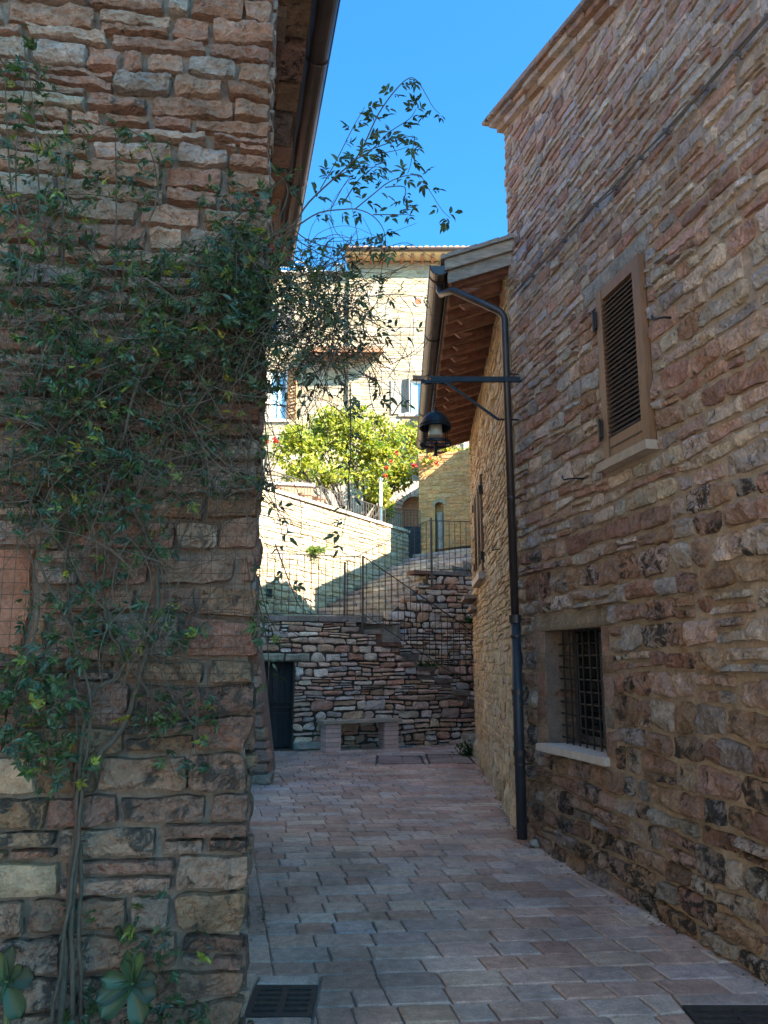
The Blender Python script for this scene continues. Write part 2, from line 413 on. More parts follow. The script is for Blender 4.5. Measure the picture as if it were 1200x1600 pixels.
def wall_body(fr, u0, u1, v0, top, thick, holes=(), reveal=0.25, tint=(0.3, 0.26, 0.21, 0.1), us=(), vmax=None, rev=None):
    """front skin with openings and reveals, closed behind"""
    mb = MB(); tf = top if callable(top) else (lambda u: top)
    vm = vmax or max(tf(u0), tf(u1))
    U = sorted(set([u0, u1] + [x for h in holes for x in h[:2]] + list(us))); Vv = sorted(set([v0] + [x for h in holes for x in h[2:]]))
    for ua, ub in zip(U[:-1], U[1:]):
        for j, va in enumerate(Vv):
            last = j == len(Vv)-1; vb = None if last else Vv[j+1]
            mu = (ua+ub)/2; mv = va+.01
            if any(h[0]-1e-6 < mu < h[1]+1e-6 and h[2]-1e-6 < mv < h[3]-1e-6 for h in holes): continue
            za, zb = (tf(ua), tf(ub)) if last else (vb, vb)
            mb.add([fr.p(ua, va), fr.p(ub, va), fr.p(ub, zb), fr.p(ua, za)], [(0, 1, 2, 3)], tint)
    for (a, b, c, d) in holes:
        P = fr.p
        for q in ([(a, c), (a, d)], [(a, d), (b, d)], [(b, d), (b, c)], [(b, c), (a, c)]):
            (x0, y0), (x1, y1) = q
            mb.add([P(x0, y0), P(x0, y0, -reveal), P(x1, y1, -reveal), P(x1, y1)], [(0, 1, 2, 3)], rev or tint)
        mb.add([P(a, c, -reveal), P(b, c, -reveal), P(b, d, -reveal), P(a, d, -reveal)], [(0, 1, 2, 3)], tint)
    P = fr.p
    mb.add([P(u0, v0), P(u0, tf(u0)), P(u0, tf(u0), -thick), P(u0, v0, -thick)], [(0, 1, 2, 3)], tint)
    mb.add([P(u1, v0), P(u1, v0, -thick), P(u1, tf(u1), -thick), P(u1, tf(u1))], [(0, 1, 2, 3)], tint)
    tu = sorted(set([u0, u1] + list(us)))
    for ua, ub in zip(tu[:-1], tu[1:]):
        mb.add([P(ua, tf(ua)), P(ub, tf(ub)), P(ub, tf(ub), -thick), P(ua, tf(ua), -thick)], [(0, 1, 2, 3)], tint)
        mb.add([P(ua, v0, -thick), P(ua, tf(ua), -thick), P(ub, tf(ub), -thick), P(ub, v0, -thick)], [(0, 1, 2, 3)], tint)
    return mb

# ------------------------------------------------------------------ ground and paving
RW = Frame(1.297, 7.35, 0.2077, -1)        # right house front
OW = Frame(1.28, 7.40, -0.049, -1)         # ochre house front
WA = Frame(-1.62, 14.25, 1, 0.35)          # bench wall
WB = Frame(-1.62-.33*1.05, 14.25+.944*1.05, 1, 0.35)
WC = Frame(-2.44, 15.7, 2.99, 5.3)
LW = Frame(-0.51, 3.0, 0.9925, 0.122)      # left house front
LS = Frame(-0.51, 3.0, -0.2077, 1)         # left house side, along the alley
FF = Frame(0, 28, 1, 0)

mb = MB(); mb.add([(-400, -300, -0.03), (400, -300, -0.03), (400, 900, -0.03), (-400, 900, -0.03)], [(0, 1, 2, 3)], (0.14, 0.12, 0.105, 0))
tag(mb.build('ground', M['mortar']), kind='structure')
pavement = None
mb = MB(); mb.add([(-3.4, -3, -0.012), (4.2, -3, -0.012), (4.2, 16.2, -0.012), (-3.4, 16.2, -0.012)], [(0, 1, 2, 3)], (0.24, 0.20, 0.18, 0.3))
pavement = tag(mb.build('pavement', M['mortar']), kind='structure')

def paving():
    rng = random.Random(5); cells = []
    K = -0.2077; rd = Vector((1, 0.075, 0)).normalized(); al = Vector((K, 1, 0)).normalized()
    edge_l = lambda y: -0.543 + K*(y-4.21)         # long joint beside the left strip
    def wall_r(y): return (1.297 + 0.2077*(7.35-y)) if y < 7.4 else 1.28+0.049*(y-7.4)
    def wall_l(y): return -0.51 + K*(y-3.0) if y < 9.9 else -3.0
    y = 1.6; row = 0
    covers = [(ground(585, 1187), ground(660, 1187))]
    while y < 15.9:
        h = rng.uniform(0.17, 0.225)
        # strip by the left house
        if y < 9.6:
            n = 1; a, b = wall_l(y)-.05, edge_l(y)+.003
            cells.append([Vector((a, y-.0, 0)), Vector((b, y, 0)), Vector((edge_l(y+h)+.003, y+h, 0)), Vector((wall_l(y+h)-.05, y+h, 0))])
            x0 = edge_l
        else: x0 = (lambda yy: edge_l(yy)) if y < 10.2 else (lambda yy: -2.95)
        # the row: runs along rd, starts at x0
        x = x0(y) ; first = True
        while True:
            w = rng.uniform(0.2, 0.4) if rng.random() < .85 else rng.uniform(.14, .22)
            if first: w *= rng.uniform(.5, 1); 
            yy = y + (x+0.5)*0.075; yy2 = y + (x+w+0.5)*0.075
            if x > wall_r(yy)+0.12: break
            c = [Vector((x, yy, 0)), Vector((x+w, yy2, 0)), Vector((x+w+K*h*.9, yy2+h, 0)), Vector((x+K*h*.9, yy+h, 0))]
            if first:
                c[0].x = x0(c[0].y)-.003; c[3].x = x0(c[3].y)-.003; first = False
            cells.append(c); x += w
        y += h; row += 1
    return cells
cells = paving()
# grates and covers cut holes in the paving
grate_l = [ground(396, 1541), ground(497, 1541), ground(497, 1588), ground(393, 1588)]
gL = (grate_l[0].x+.01, grate_l[1].x, 3.87, 4.21)
gR = (1.40, 1.86, 3.62, 3.98)
covL = (ground(588, 1187).x, ground(661, 1187).x, ground(620, 1194).y, ground(620, 1181).y)
covR = (ground(668, 1187).x, ground(738, 1187).x, ground(690, 1193).y, ground(690, 1179).y)
HOLES = [gL, gR, covL, covR]
def clip_cell(c):
    out = [c]
    for (x0, x1, y0, y1) in HOLES:
        nxt = []
        for q in out:
            qx0, qx1 = min(p.x for p in q), max(p.x for p in q); qy0, qy1 = min(p.y for p in q), max(p.y for p in q)
            if qx1 <= x0 or qx0 >= x1 or qy1 <= y0 or qy0 >= y1: nxt.append(q); continue
            m = .006
            if qx0 < x0-.03: nxt.append([Vector((min(p.x, x0-m), p.y, 0)) for p in q])
            if qx1 > x1+.03: nxt.append([Vector((max(p.x, x1+m), p.y, 0)) for p in q])
            xa, xb = max(qx0, x0), min(qx1, x1)
            if qy0 < y0-.03: nxt.append([Vector((xa, qy0, 0)), Vector((xb, qy0, 0)), Vector((xb, y0-m, 0)), Vector((xa, y0-m, 0))])
            if qy1 > y1+.03: nxt.append([Vector((xa, y1+m, 0)), Vector((xb, y1+m, 0)), Vector((xb, qy1, 0)), Vector((xa, qy1, 0))])
        out = nxt
    return out
cells = [k for c in cells for k in clip_cell(c)]
def slab_geo(rng, c, t):
    cen = sum(c, Vector())/4; V = []
    j = 0.0042; dz = rng.uniform(-.0022, .0022); tx, ty = rng.uniform(-.008, .008), rng.uniform(-.008, .008)
    def inset(p, d):
        v = cen-p; sx = min(abs(v.x), d)*math.copysign(1, v.x); sy = min(abs(v.y), d)*math.copysign(1, v.y); return Vector((p.x+sx, p.y+sy, 0))
    # outer ring with mid points, slightly uneven
    ring = []
    for i in range(4):
        a, b = c[i], c[(i+1) % 4]
        for f in (0.0, 0.34, 0.68): ring.append(a.lerp(b, f))
    n = len(ring)
    for d, z in ((j*rng.uniform(.5, 1.0), -.03), (j, -.003), (j+.009, .003)):
        for p in ring:
            q = inset(p, d+rng.uniform(-.002, .003)); r = q-cen
            V.append(Vector((q.x, q.y, z+dz+r.x*tx+r.y*ty+rng.uniform(-.0012, .0012))))
    V.append(Vector((cen.x, cen.y, .0035+dz)))
    Fc = []
    for L in range(2):
        for i in range(n): Fc.append((L*n+i, L*n+(i+1) % n, (L+1)*n+(i+1) % n, (L+1)*n+i))
    for i in range(n): Fc.append((2*n+i, 2*n+(i+1) % n, 3*n))
    return V, Fc, [t]*len(V)
rng = random.Random(8); its = []
for c in cells:
    pp = [proj(p) for p in c]
    x0, x1, y0, y1 = min(p[0] for p in pp), max(p[0] for p in pp), min(p[1] for p in pp), max(p[1] for p in pp)
    cx, cy = (x0+x1)/2, (y0+y1)/2
    vis = cy < 1590 and 385 < cx < 1190 and c[0].y > 3.3 and c[0].x < (1.25+.2077*(7.35-c[0].y) if c[0].y < 7.4 else 1.3)
    if c[0].y > 10.4 and cx < 425: vis = False
    its.append(((x1-x0)*(y1-y0) if vis and y1-y0 > 4 else -1, c))
order = sorted(range(len(its)), key=lambda i: -its[i][0]); big = set(i for i in order[:300] if its[i][0] > 0)
far = MB()
for i, (sz, c) in enumerate(its):
    t = pick(rng, [5, 2.2, 3.2, .6], -.08, (0, .35)); k = .62; t = (t[0]*k+.57*(1-k), t[1]*k+.385*(1-k), t[2]*k+.325*(1-k), min(.6, t[3]*1.5))
    v, fc, tt = slab_geo(rng, c, t)
    if i in big: one = MB(); one.add(v, fc, tt); one.build('paving_slab', M['paving'], pavement)
    else: far.add(v, fc, tt)
far.build('paving_infill', M['paving'], pavement, kind='stuff')

# unseen sunny paving behind the viewer, added to bounce warm light into the alley
mb = MB(); mb.add([(-6, -16, -0.008), (14, -16, -0.008), (14, -3.05, -0.008), (-6, -3.05, -0.008)], [(0, 1, 2, 3)], (.46, .40, .33, 0))
tag(mb.build('square', M['paving']), kind='structure')
# ------------------------------------------------------------------ left house
left_house = thing('stone_house', LW.p(0, 0, 0), 'rough pink stone house whose vine-covered front wall fills the left side', 'house')
LTOP = 5.75
# solid body built from front and side skins
mb = MB(); a, b = Vector((-0.525, 3.02, 0)), Vector((-0.525-.2077*5.2, 3.02+5.2, 0)); d = LW.p(-4.2, 0, -.02)
poly = [Vector((d.x, d.y, 0)), a, b, b+Vector((-4, -.5, 0))]
mb.hexa([p for p in poly] + [p+Vector((0, 0, LTOP+.2)) for p in poly], (0.165, 0.122, 0.10, 0.4))
mb.build('wall', M['mortar'], left_house)
rng = random.Random(21)
hf = lambda v: (0.10, 0.17) if v < 2.0 else (0.065, 0.125)
wf = lambda v: (0.14, 0.42) if v < 2.0 else (0.10, 0.44)
def lrect(x0, y0, x1, y1): (a, b), (c, d) = LW.hit(x0, y1), LW.hit(x1, y0); return (a-.12, c, b, d)
SMOOTH = [(lrect(0, 858, 58, 1030), (.34, .15, .10, .35)), (lrect(0, 1180, 62, 1245), (.34, .265, .20, .45)), (lrect(0, 1342, 98, 1405), (.31, .225, .155, .5))]
quads = layout(rng, -1.9, 0.015, 0.05, LTOP, hf, wf, wob=0.045, split=.14, seed=2, holes=[q for q, _ in SMOOTH], snaps=[z for q, _ in SMOOTH for z in q[2:]])
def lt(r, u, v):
    if v < 1.6: return pick(r, [4, .15, .1, 2.6], .55, (.6, 1.0))  # lower stones: lichen, plus corner vignette darkness put into their tint
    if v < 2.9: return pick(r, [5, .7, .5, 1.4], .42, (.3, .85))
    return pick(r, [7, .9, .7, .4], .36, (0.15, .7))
masonry('stone', left_house, LW, quads, M['stone_l'], lt, joint=0.012, depth=0.024, rough=0.031, res=0.017, limit=300, seed=31, back=0.06, rnd=.28, skew=.09, freq=13)
for q_, t_ in SMOOTH:
    one = MB(); v, f, tt = stone_geo(rng, LW, [(q_[0], q_[2]), (q_[1], q_[2]), (q_[1], q_[3]), (q_[0], q_[3])], .012, .024, .004, .05, t_, back=.05, rnd=.06, skew=.01); one.add(v, f, tt); one.build('dressed_block', M['stone_l'], left_house)
quads = layout(random.Random(22), 0.03, 5.0, 0.05, LTOP-.1, hf, lambda v: (.18, .5), wob=0.03, split=.12, seed=3)
masonry('stone', left_house, LS, quads, M['stone_l'], lt, joint=0.016, depth=0.025, rough=0.014, res=0.09, limit=0, seed=32, rest='side_wall_stones')
# stone slab eave, gutter with brackets
rng = random.Random(23)
for i in range(13):
    u0 = 0.15+i*.36; u1 = u0+.36*rng.uniform(.72, .97); one = MB()
    one.fbox(LS, u0, u1, 5.74+rng.uniform(-.012, .012), 5.86, -.1, 0.29+rng.uniform(-.03, .03), pick(rng, [4, .5, .5, 3], .15, (.3, .9)))
    one.fbox(LS, u0+.03, u1-.04, 5.655+rng.uniform(-.012, .012), 5.745, -.1, 0.13+rng.uniform(-.02, .02), pick(rng, [4, .5, .5, 3], .2, (.3, .9)))
    one.build('eave_slab', M['stone_l'], left_house)
mb = MB()
mb.hexa([LS.p(-.3, 5.87, .36), LS.p(5.3, 5.87, .36), LS.p(5.3, 6.9, -2.5), LS.p(-.3, 6.9, -2.5), LS.p(-.3, 5.97, .36), LS.p(5.3, 5.97, .36), LS.p(5.3, 7.0, -2.5), LS.p(-.3, 7.0, -2.5)], (.8, .8, .8, 0))
mb.build('roof', M['tile'], left_house)
def half_gutter(fr, u0, u1, w0, w1, z, r, parent, name='gutter', n=12, ub=None):
    """half-round gutter with rolled rim, end caps and thickness"""
    mb = MB(); secs = 10; V, Fc = [], []
    for s_ in range(secs+1):
        f = s_/secs; u = u0+(u1-u0)*f; w = w0+(w1-w0)*f
        for rr in (r, r-.006):
            for k in range(n+1):
                a = math.pi + math.pi*k/n
                V.append(fr.p(u, z+rr*math.sin(a), w+rr*math.cos(a)))
    st = 2*(n+1)
    for s_ in range(secs):
        for k in range(n):
            b = s_*st
            Fc.append((b+k, b+k+1, b+st+k+1, b+st+k)); Fc.append((b+n+1+k, b+st+n+1+k, b+st+n+2+k, b+n+2+k))
    mb.add(V, Fc)
    for e in (0, secs):
        b = e*st; mb.add([V[b+k] for k in range(n+1)], [tuple(range(n+1))])
    gobj = mb.build(name, M['copper'], parent, smooth=False)
    rim = MB(); rim.tube([fr.p(u0, z, w0+r), fr.p(u1, z, w1+r)], .011, 6); rim.tube([fr.p(u0, z, w0-r), fr.p(u1, z, w1-r)], .008, 6)
    rim.build('rim', M['copper'], gobj)
    for e, s_ in ((0, -1), (secs, 1)):
        cap = MB(); ue = (u0, u1)[0 if e == 0 else 1]; we = (w0, w1)[0 if e == 0 else 1]
        cap.tube([fr.p(ue, z+(r+.004)*math.sin(math.pi+math.pi*k/n), we+(r+.004)*math.cos(math.pi+math.pi*k/n)) for k in range(n+1)], .006, 5)
        cap.build('end_rim', M['copper'], gobj)
    step = 1.5; u = min(u0, u1)+.5
    while u < max(u0, u1)-.1:
        f = (u-u0)/(u1-u0); w = w0+(w1-w0)*f; st_ = MB()
        st_.tube([fr.p(u, z+(r+.006)*math.sin(math.pi+math.pi*k/n), w+(r+.003)*math.cos(math.pi+math.pi*k/n)) for k in range(n+1)], .0055, 5)
        st_.build('bracket', M['copper'], gobj); u += step
    return gobj
half_gutter(LS, -.2, 4.75, .40, .40, 5.90, .085, left_house)

# ------------------------------------------------------------------ far-left battered wall foot
bt = thing('battered_house', (-1.6, 10.4, 0), 'house wall with a sloping stone foot beside the dark wooden door', 'house')
BT = Frame(-1.36, 10.45, 1, -0.05)
rng = random.Random(41)
def btp(fr):
    pass
mb = MB()
mb.hexa([(-3.2, 10.5, 0), (-1.50, 10.47, 0), (-1.62, 12.0, 0), (-3.2, 12.2, 0), (-3.2, 10.5, 3.6), (-2.02, 10.5, 3.6), (-2.12, 12, 3.6), (-3.2, 12.2, 3.6)], (0.25, 0.2, 0.17, 0.3))
mb.build('wall', M['mortar'], bt)
mb = MB(); mb.box((-7, 10.6, 3.0), (-2.28, 13.3, 8.0), (.52, .42, .30, .1)); mb.build('added_bounce_wall', M['stone_c'], bt)  # hidden wall added to catch sun and bounce warm light onto the ochre house
z = 0.0
while z < 3.3:
    h = rng.uniform(.1, .2); x1 = -1.46-.145*z; w = rng.uniform(.22, .42); one = MB()
    q = [(x1-w, z), (x1+rng.uniform(-.02, .02), z), (x1-.145*h+rng.uniform(-.02, .02), z+h), (x1-w, z+h)]
    fr = Frame(0, 10.46, 1, 0)
    v, f, t = stone_geo(rng, fr, q, .018, .03, .015, .05, pick(rng, [4, 1, 1.5, 1], .05, (.1, .6)), back=.25); one.add(v, f, t)
    one.build('stone', M['stone_b'], bt) if z < 1.75 else None
    x = x1-w; rest = MB()
    z += h

# ------------------------------------------------------------------ right house
right_house = thing('stone_house', RW.p(0, 0, 0), 'tall pink and grey stone house with brown shutter filling the right side', 'house')
rtop = lambda u: 7.21-.30*u
SH = (1.865, 2.505, 3.02, 4.37)            # shuttered window
BW = (0.55, 1.585, 0.90, 1.84)             # barred window
UE = 4.6
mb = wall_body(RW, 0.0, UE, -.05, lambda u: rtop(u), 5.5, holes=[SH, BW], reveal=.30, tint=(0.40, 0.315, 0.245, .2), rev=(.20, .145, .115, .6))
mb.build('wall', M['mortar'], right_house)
mb = MB(); mb.fbox(RW, UE+.01, 8.6, -.05, 8.2, -5.5, 0.05, (0.3, 0.24, 0.2, .3)); mb.build('added_shade_block', M['stone_r'], right_house)  # unseen block added out of view to keep sun off the left wall
mb = MB(); mb.fbox(RW, UE+.01-.2, 8.8, 8.2, 8.35, -5.7, 0.35, (1, 1, 1, 0)); mb.build('shade_block_roof', M['tile'], right_house)  # roof of the added block, also out of view
rng = random.Random(51)
hf = lambda v: (0.125, 0.205) if v < 2.2 else ((.09, .155) if v < 4 else (.062, .115))
wf = lambda v: (0.15, 0.40) if v < 4 else (.12, .34)
LINT = (0.34, 1.77, 1.84, 1.985); SLINT = (1.60, 2.56, 4.37, 4.53)
SILL = (1.84, 2.53, 2.93, 3.02); BSILL = (0.56, 1.62, .83, .90)
JL = (0.36, .55, .90, 1.84); JR = (1.585, 1.76, .90, 1.84)
quads = layout(rng, 0.0, UE, -.02, 7.3, hf, wf, snaps=(.83, 1.84, 1.985, 2.93, 4.37, 4.53), holes=[SH, BW, LINT, SLINT, SILL, BSILL, JL, JR], wob=.05, split=.13, top=lambda u: rtop(u)-.02, seed=5)
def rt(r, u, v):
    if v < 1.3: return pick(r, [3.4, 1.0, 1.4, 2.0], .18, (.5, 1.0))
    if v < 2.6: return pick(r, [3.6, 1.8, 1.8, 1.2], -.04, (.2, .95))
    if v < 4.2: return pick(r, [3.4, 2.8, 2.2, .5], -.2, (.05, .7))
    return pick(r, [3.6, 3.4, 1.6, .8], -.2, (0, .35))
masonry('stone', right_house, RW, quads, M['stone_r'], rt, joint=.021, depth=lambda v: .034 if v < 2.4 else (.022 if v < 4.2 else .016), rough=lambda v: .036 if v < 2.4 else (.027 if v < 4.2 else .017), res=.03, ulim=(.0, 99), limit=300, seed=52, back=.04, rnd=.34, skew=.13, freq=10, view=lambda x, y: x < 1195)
# window dressings
rng = random.Random(53)
def block(name, fr, r, w0, w1, mat, parent, t, rough=.006):
    one = MB(); q = [(r[0], r[2]), (r[1], r[2]), (r[1], r[3]), (r[0], r[3])]
    v, f, tt = stone_geo(rng, fr, q, .008, w1, rough, .05, t, back=-w0 if w0 < 0 else .03, rnd=.06, skew=.02); one.add(v, f, tt)
    return one.build(name, mat, parent)
block('lintel', RW, LINT, -.28, .022, M['stone_r'], right_house, (.36, .29, .22, .25))
block('lintel', RW, SLINT, -.03, .02, M['stone_r'], right_house, (.40, .37, .33, .2))
for J in (JL, JR):
    z = J[2]
    for k, h in enumerate((.2, .17, .22, .15, .2)):
        z1 = min(z+h, J[3]); ex = rng.uniform(-.05, .03)
        r = (J[0]+(ex if J is JL else 0), J[1], z, z1) if J is JL else (J[0], J[1]+ex, z, z1)
        block('jamb_stone', RW, r, -.26, .016, M['stone_r'], right_house, pick(rng, [4, .5, 1, 2], .2, (.2, .6)))
        z = z1
        if z >= J[3]-.01: break
one = MB(); P = RW.p
one.hexa([P(.57, .845, .13), P(1.625, .845, .045), P(1.60, .845, -.24), P(.57, .845, -.24), P(.57, .90, .13), P(1.625, .905, .045), P(1.60, .905, -.24), P(.57, .90, -.24)])
one.build('sill', M['sill'], right_house)
one = MB(); one.fbox(RW, SILL[0], SILL[1], 2.955, 3.018, -.2, .10); one.build('sill', M['slab'], right_house)
# brown louvred shutter, closed
shut = MB(); u0, u1, v0, v1 = SH; st = .085
shut.fbox(RW, u0+.005, u0+st, v0+.005, v1-.005, .0, .048); shut.fbox(RW, u1-st*1.2, u1-.005, v0+.005, v1-.005, .0, .048)
shutter = shut.build('shutter', M['shutter'], right_house)
for (a, b) in ((v1-.09, v1-.005), (v0+.005, v0+.17)):
    one = MB(); one.fbox(RW, u0+st+.002, u1-st*1.2-.002, a, b, .004, .043); one.build('rail', M['shutter'], shutter)
ns = 30; z0, z1 = v0+.185, v1-.10
for k in range(ns):
    z = z0+(z1-z0)*(k+.5)/ns; one = MB(); h = (z1-z0)/ns
    one.hexa([P(u0+st, z-h*.75, .042), P(u1-st*1.2, z-h*.75, .042), P(u1-st*1.2, z+h*.45, .004), P(u0+st, z+h*.45, .004),
              P(u0+st, z-h*.55, .046), P(u1-st*1.2, z-h*.55, .046), P(u1-st*1.2, z+h*.65, .008), P(u0+st, z+h*.65, .008)])
    one.build('slat', M['slat'], shutter)
for z in (v0+.2, v1-.28):
    one = MB(); one.fbox(RW, u0-.035, u0+.012, z, z+.13, .03, .06); one.tube([P(u0-.02, z-.02, .06), P(u0-.02, z+.15, .06)], .012, 6); one.build('hinge', M['iron'], shutter)
one = MB(); one.fbox(RW, u0+.1, u1-.1, v0+.09, v0+.1, .043, .049); one.build('strap', M['iron'], shutter)
mb = MB(); mb.fbox(RW, SH[0], SH[1], SH[2], SH[3], -.295, -.28); mb.build('window_pane', M['dark'], right_house)
# barred window with dark panes
u0, u1, v0, v1 = BW
win = MB(); win.fbox(RW, u0+.01, u1-.01, v0+.005, v1-.005, -.292, -.275); window = win.build('window', M['dark'], right_house)
for (a, b) in ((u0+.09, u0+.5), (u0+.56, u1-.08)):
    one = MB(); one.fbox(RW, a, b, v0+.08, v1-.08, -.274, -.266); one.build('pane', M['glass'], window)
one = MB()
for r in ((u0+.02, u1-.02, v0+.01, v0+.075), (u0+.02, u0+.085, v0+.076, v1-.02), (u1-.075, u1-.02, v0+.076, v1-.02), (u0+.505, u0+.555, v0+.076, v1-.02)):
    one.fbox(RW, *r, -.274, -.25)
one.build('sash', plain_mat('grey_sash', (.09, .085, .09), .6), window)
for k in range(9):
    z = v0+.05+k*.097; one = MB(); one.tube([P(u0+.0, z, -.13), P(u1, z, -.13)], .0075, 6); one.build('bar', M['iron'], window)
for k in range(8):
    u = u0+.11+k*.122; one = MB(); one.tube([P(u, v0, -.118), P(u, v1, -.118)], .0075, 6); one.build('bar', M['iron'], window)
# cornice climbing along the roof edge
slope = -.30; rng = random.Random(55)
def rake_box(u0, u1, b0, b1, w0, w1, t):
    one = MB(); zt = lambda u: rtop(u)
    one.hexa([P(u0, zt(u0)+b0, w1), P(u1, zt(u1)+b0, w1), P(u1, zt(u1)+b0, w0), P(u0, zt(u0)+b0, w0), P(u0, zt(u0)+b1, w1), P(u1, zt(u1)+b1, w1), P(u1, zt(u1)+b1, w0), P(u0, zt(u0)+b1, w0)], t)
    return one
u = -.08
while u < UE:
    L = rng.uniform(.24, .34); rake_box(u, u+L-.008, -.02, .05+rng.uniform(-.006, .006), -.1, .065+rng.uniform(-.012, .012), pick(rng, [.5, 3, 1, 3], .0, (.1, .5))).build('cornice_brick', M['stone_r'], right_house); u += L
u = -.14
while u < UE:
    L = rng.uniform(.26, .36); rake_box(u, u+L-.008, .056, .105+rng.uniform(-.006, .006), -.1, .115+rng.uniform(-.014, .014), pick(rng, [.5, 3, 1, 3], -.05, (.1, .5))).build('cornice_brick', M['stone_r'], right_house); u += L
u = -.22
while u < UE:
    L = rng.uniform(.3, .4); rake_box(u, u+L-.006, .112, .142+rng.uniform(-.008, .008), -.3, .17+rng.uniform(-.018, .018), pick(rng, [1.5, 1, 2, 2], .3, (.3, .8))).build('roof_tile', M['stone_r'], right_house); u += L
mb = rake_box(-.2, UE, .155, .22, -5.6, .13, (.75, .75, .75, 0)); mb.build('roof', M['tile'], right_house)

# ------------------------------------------------------------------ ochre house
ochre = thing('stone_house', OW.p(0, 0, 0), 'lower ochre stone house with wooden rafters and brown gutter beyond the downpipe', 'house')
OSH = (-5.05, -3.62, 2.86, 4.28)
mb = wall_body(OW, -6.45, -.03, -.05, 5.62, 5.0, holes=[OSH], reveal=.2, tint=(0.57, 0.42, 0.23, .05)); mb.build('wall', M['stone_o'], ochre)
rng = random.Random(61)
hf = lambda v: (.10, .2) if v < 1.6 else (.06, .12)
wf = lambda v: (.15, .4) if v < 1.6 else (.16, .5)
quads = layout(rng, -6.46, -.04, -.02, 5.6, hf, wf, snaps=(2.8, 2.86, 4.28), holes=[OSH], wob=.05, split=.2, seed=6)
OCH = [(.66, .45, .24), (.63, .44, .25), (.68, .50, .31), (.61, .385, .215), (.60, .45, .30), (.63, .41, .26)]
def ot(r, u, v):
    c = r.choice(OCH); k = r.uniform(.85, 1.08)
    return (c[0]*k, c[1]*k, c[2]*k, r.uniform(.0, .35) if v > 1.6 else r.uniform(.1, .6))
masonry('stone', ochre, OW, quads, M['stone_o'], ot, joint=.02, depth=.014, rough=.012, res=.07, limit=300, minpx=8, seed=62, rnd=.3)
# battered foot: a bulge of bigger stones along the base
rng = random.Random(63)
for k in range(16):
    u = -.5-k*.37; r = rng.uniform(.13, .2); one = MB()
    q = [(u-.2, -.03), (u+.17, -.03), (u+.15, r*1.9), (u-.17, r*1.7)]
    v, f, tt = stone_geo(rng, OW, q, .01, .05+.03*(k > 8), .02, .05, ot(rng, u, .5), back=.02, rnd=.35); one.add(v, f, tt); one.build('foot_stone', M['stone_o'], ochre)
mb = MB(); mb.fbox(OW, -13, -6.6, 0, 6.75, -8, -1.25, (.46, .36, .24, .1)); mb.build('added_shade_block', M['stone_o'], ochre)  # hidden block added to cast shade on the terrace wall and steps
mb = MB(); mb.fbox(OW, -13.8, -10.8, 6.76, 8.3, -8, -1.3, (.46, .36, .24, .1)); mb.build('added_shade_top', M['stone_o'], ochre)  # taller hidden box added to throw shade on the niche house
PO = OW.p
we = lambda u: .60 + .028*(-u)            # overhang
zs = lambda w: 5.66-.30*w                  # underside of the boarding
mb = MB(); mb.hexa([PO(-6.6, zs(we(-6.6)), we(-6.6)), PO(.13, zs(we(0)), we(0)), PO(.13, zs(-.1), -.1), PO(-6.6, zs(-.1), -.1),
                    PO(-6.6, zs(we(-6.6))+.03, we(-6.6)), PO(.13, zs(we(0))+.03, we(0)), PO(.13, zs(-.1)+.03, -.1), PO(-6.6, zs(-.1)+.03, -.1)], (.95, .85, .75, 0))
mb.build('soffit_boards', plain_mat('soffit_terracotta', (.70, .48, .34), .9, 0, .3, 8, bump=.3), ochre)
u = .03; rng = random.Random(64)
while u > -6.5:
    w1 = we(u)-.03; one = MB(); t = rng.uniform(.75, 1.15)
    one.hexa([PO(u-.08, zs(w1)-.105, w1), PO(u, zs(w1)-.105, w1), PO(u, zs(0)-.105, -.02), PO(u-.08, zs(0)-.105, -.02),
              PO(u-.08, zs(w1)-.003, w1), PO(u, zs(w1)-.003, w1), PO(u, zs(0)-.003, -.02), PO(u-.08, zs(0)-.003, -.02)], (t, t, t, 0))
    # carved curl at the rafter end
    one.hexa([PO(u-.07, zs(w1)-.15, w1-.16), PO(u-.01, zs(w1)-.15, w1-.16), PO(u-.01, zs(w1)-.105, w1-.30), PO(u-.07, zs(w1)-.105, w1-.30),
              PO(u-.07, zs(w1)-.1, w1-.10), PO(u-.01, zs(w1)-.1, w1-.10), PO(u-.01, zs(w1)-.1, w1-.31), PO(u-.07, zs(w1)-.1, w1-.31)], (t, t, t, 0))
    one.build('rafter', M['beam'], ochre); u -= .365
mb = MB(); mb.hexa([PO(-6.6, zs(we(-6.6))-.07, we(-6.6)+.022), PO(.13, zs(we(0))-.07, we(0)+.022), PO(.13, zs(we(0))-.07, we(0)), PO(-6.6, zs(we(-6.6))-.07, we(-6.6)),
                    PO(-6.6, zs(we(-6.6))+.06, we(-6.6)+.022), PO(.13, zs(we(0))+.06, we(0)+.022), PO(.13, zs(we(0))+.06, we(0)), PO(-6.6, zs(we(-6.6))+.06, we(-6.6))])
mb.build('fascia', M['copper'], ochre)
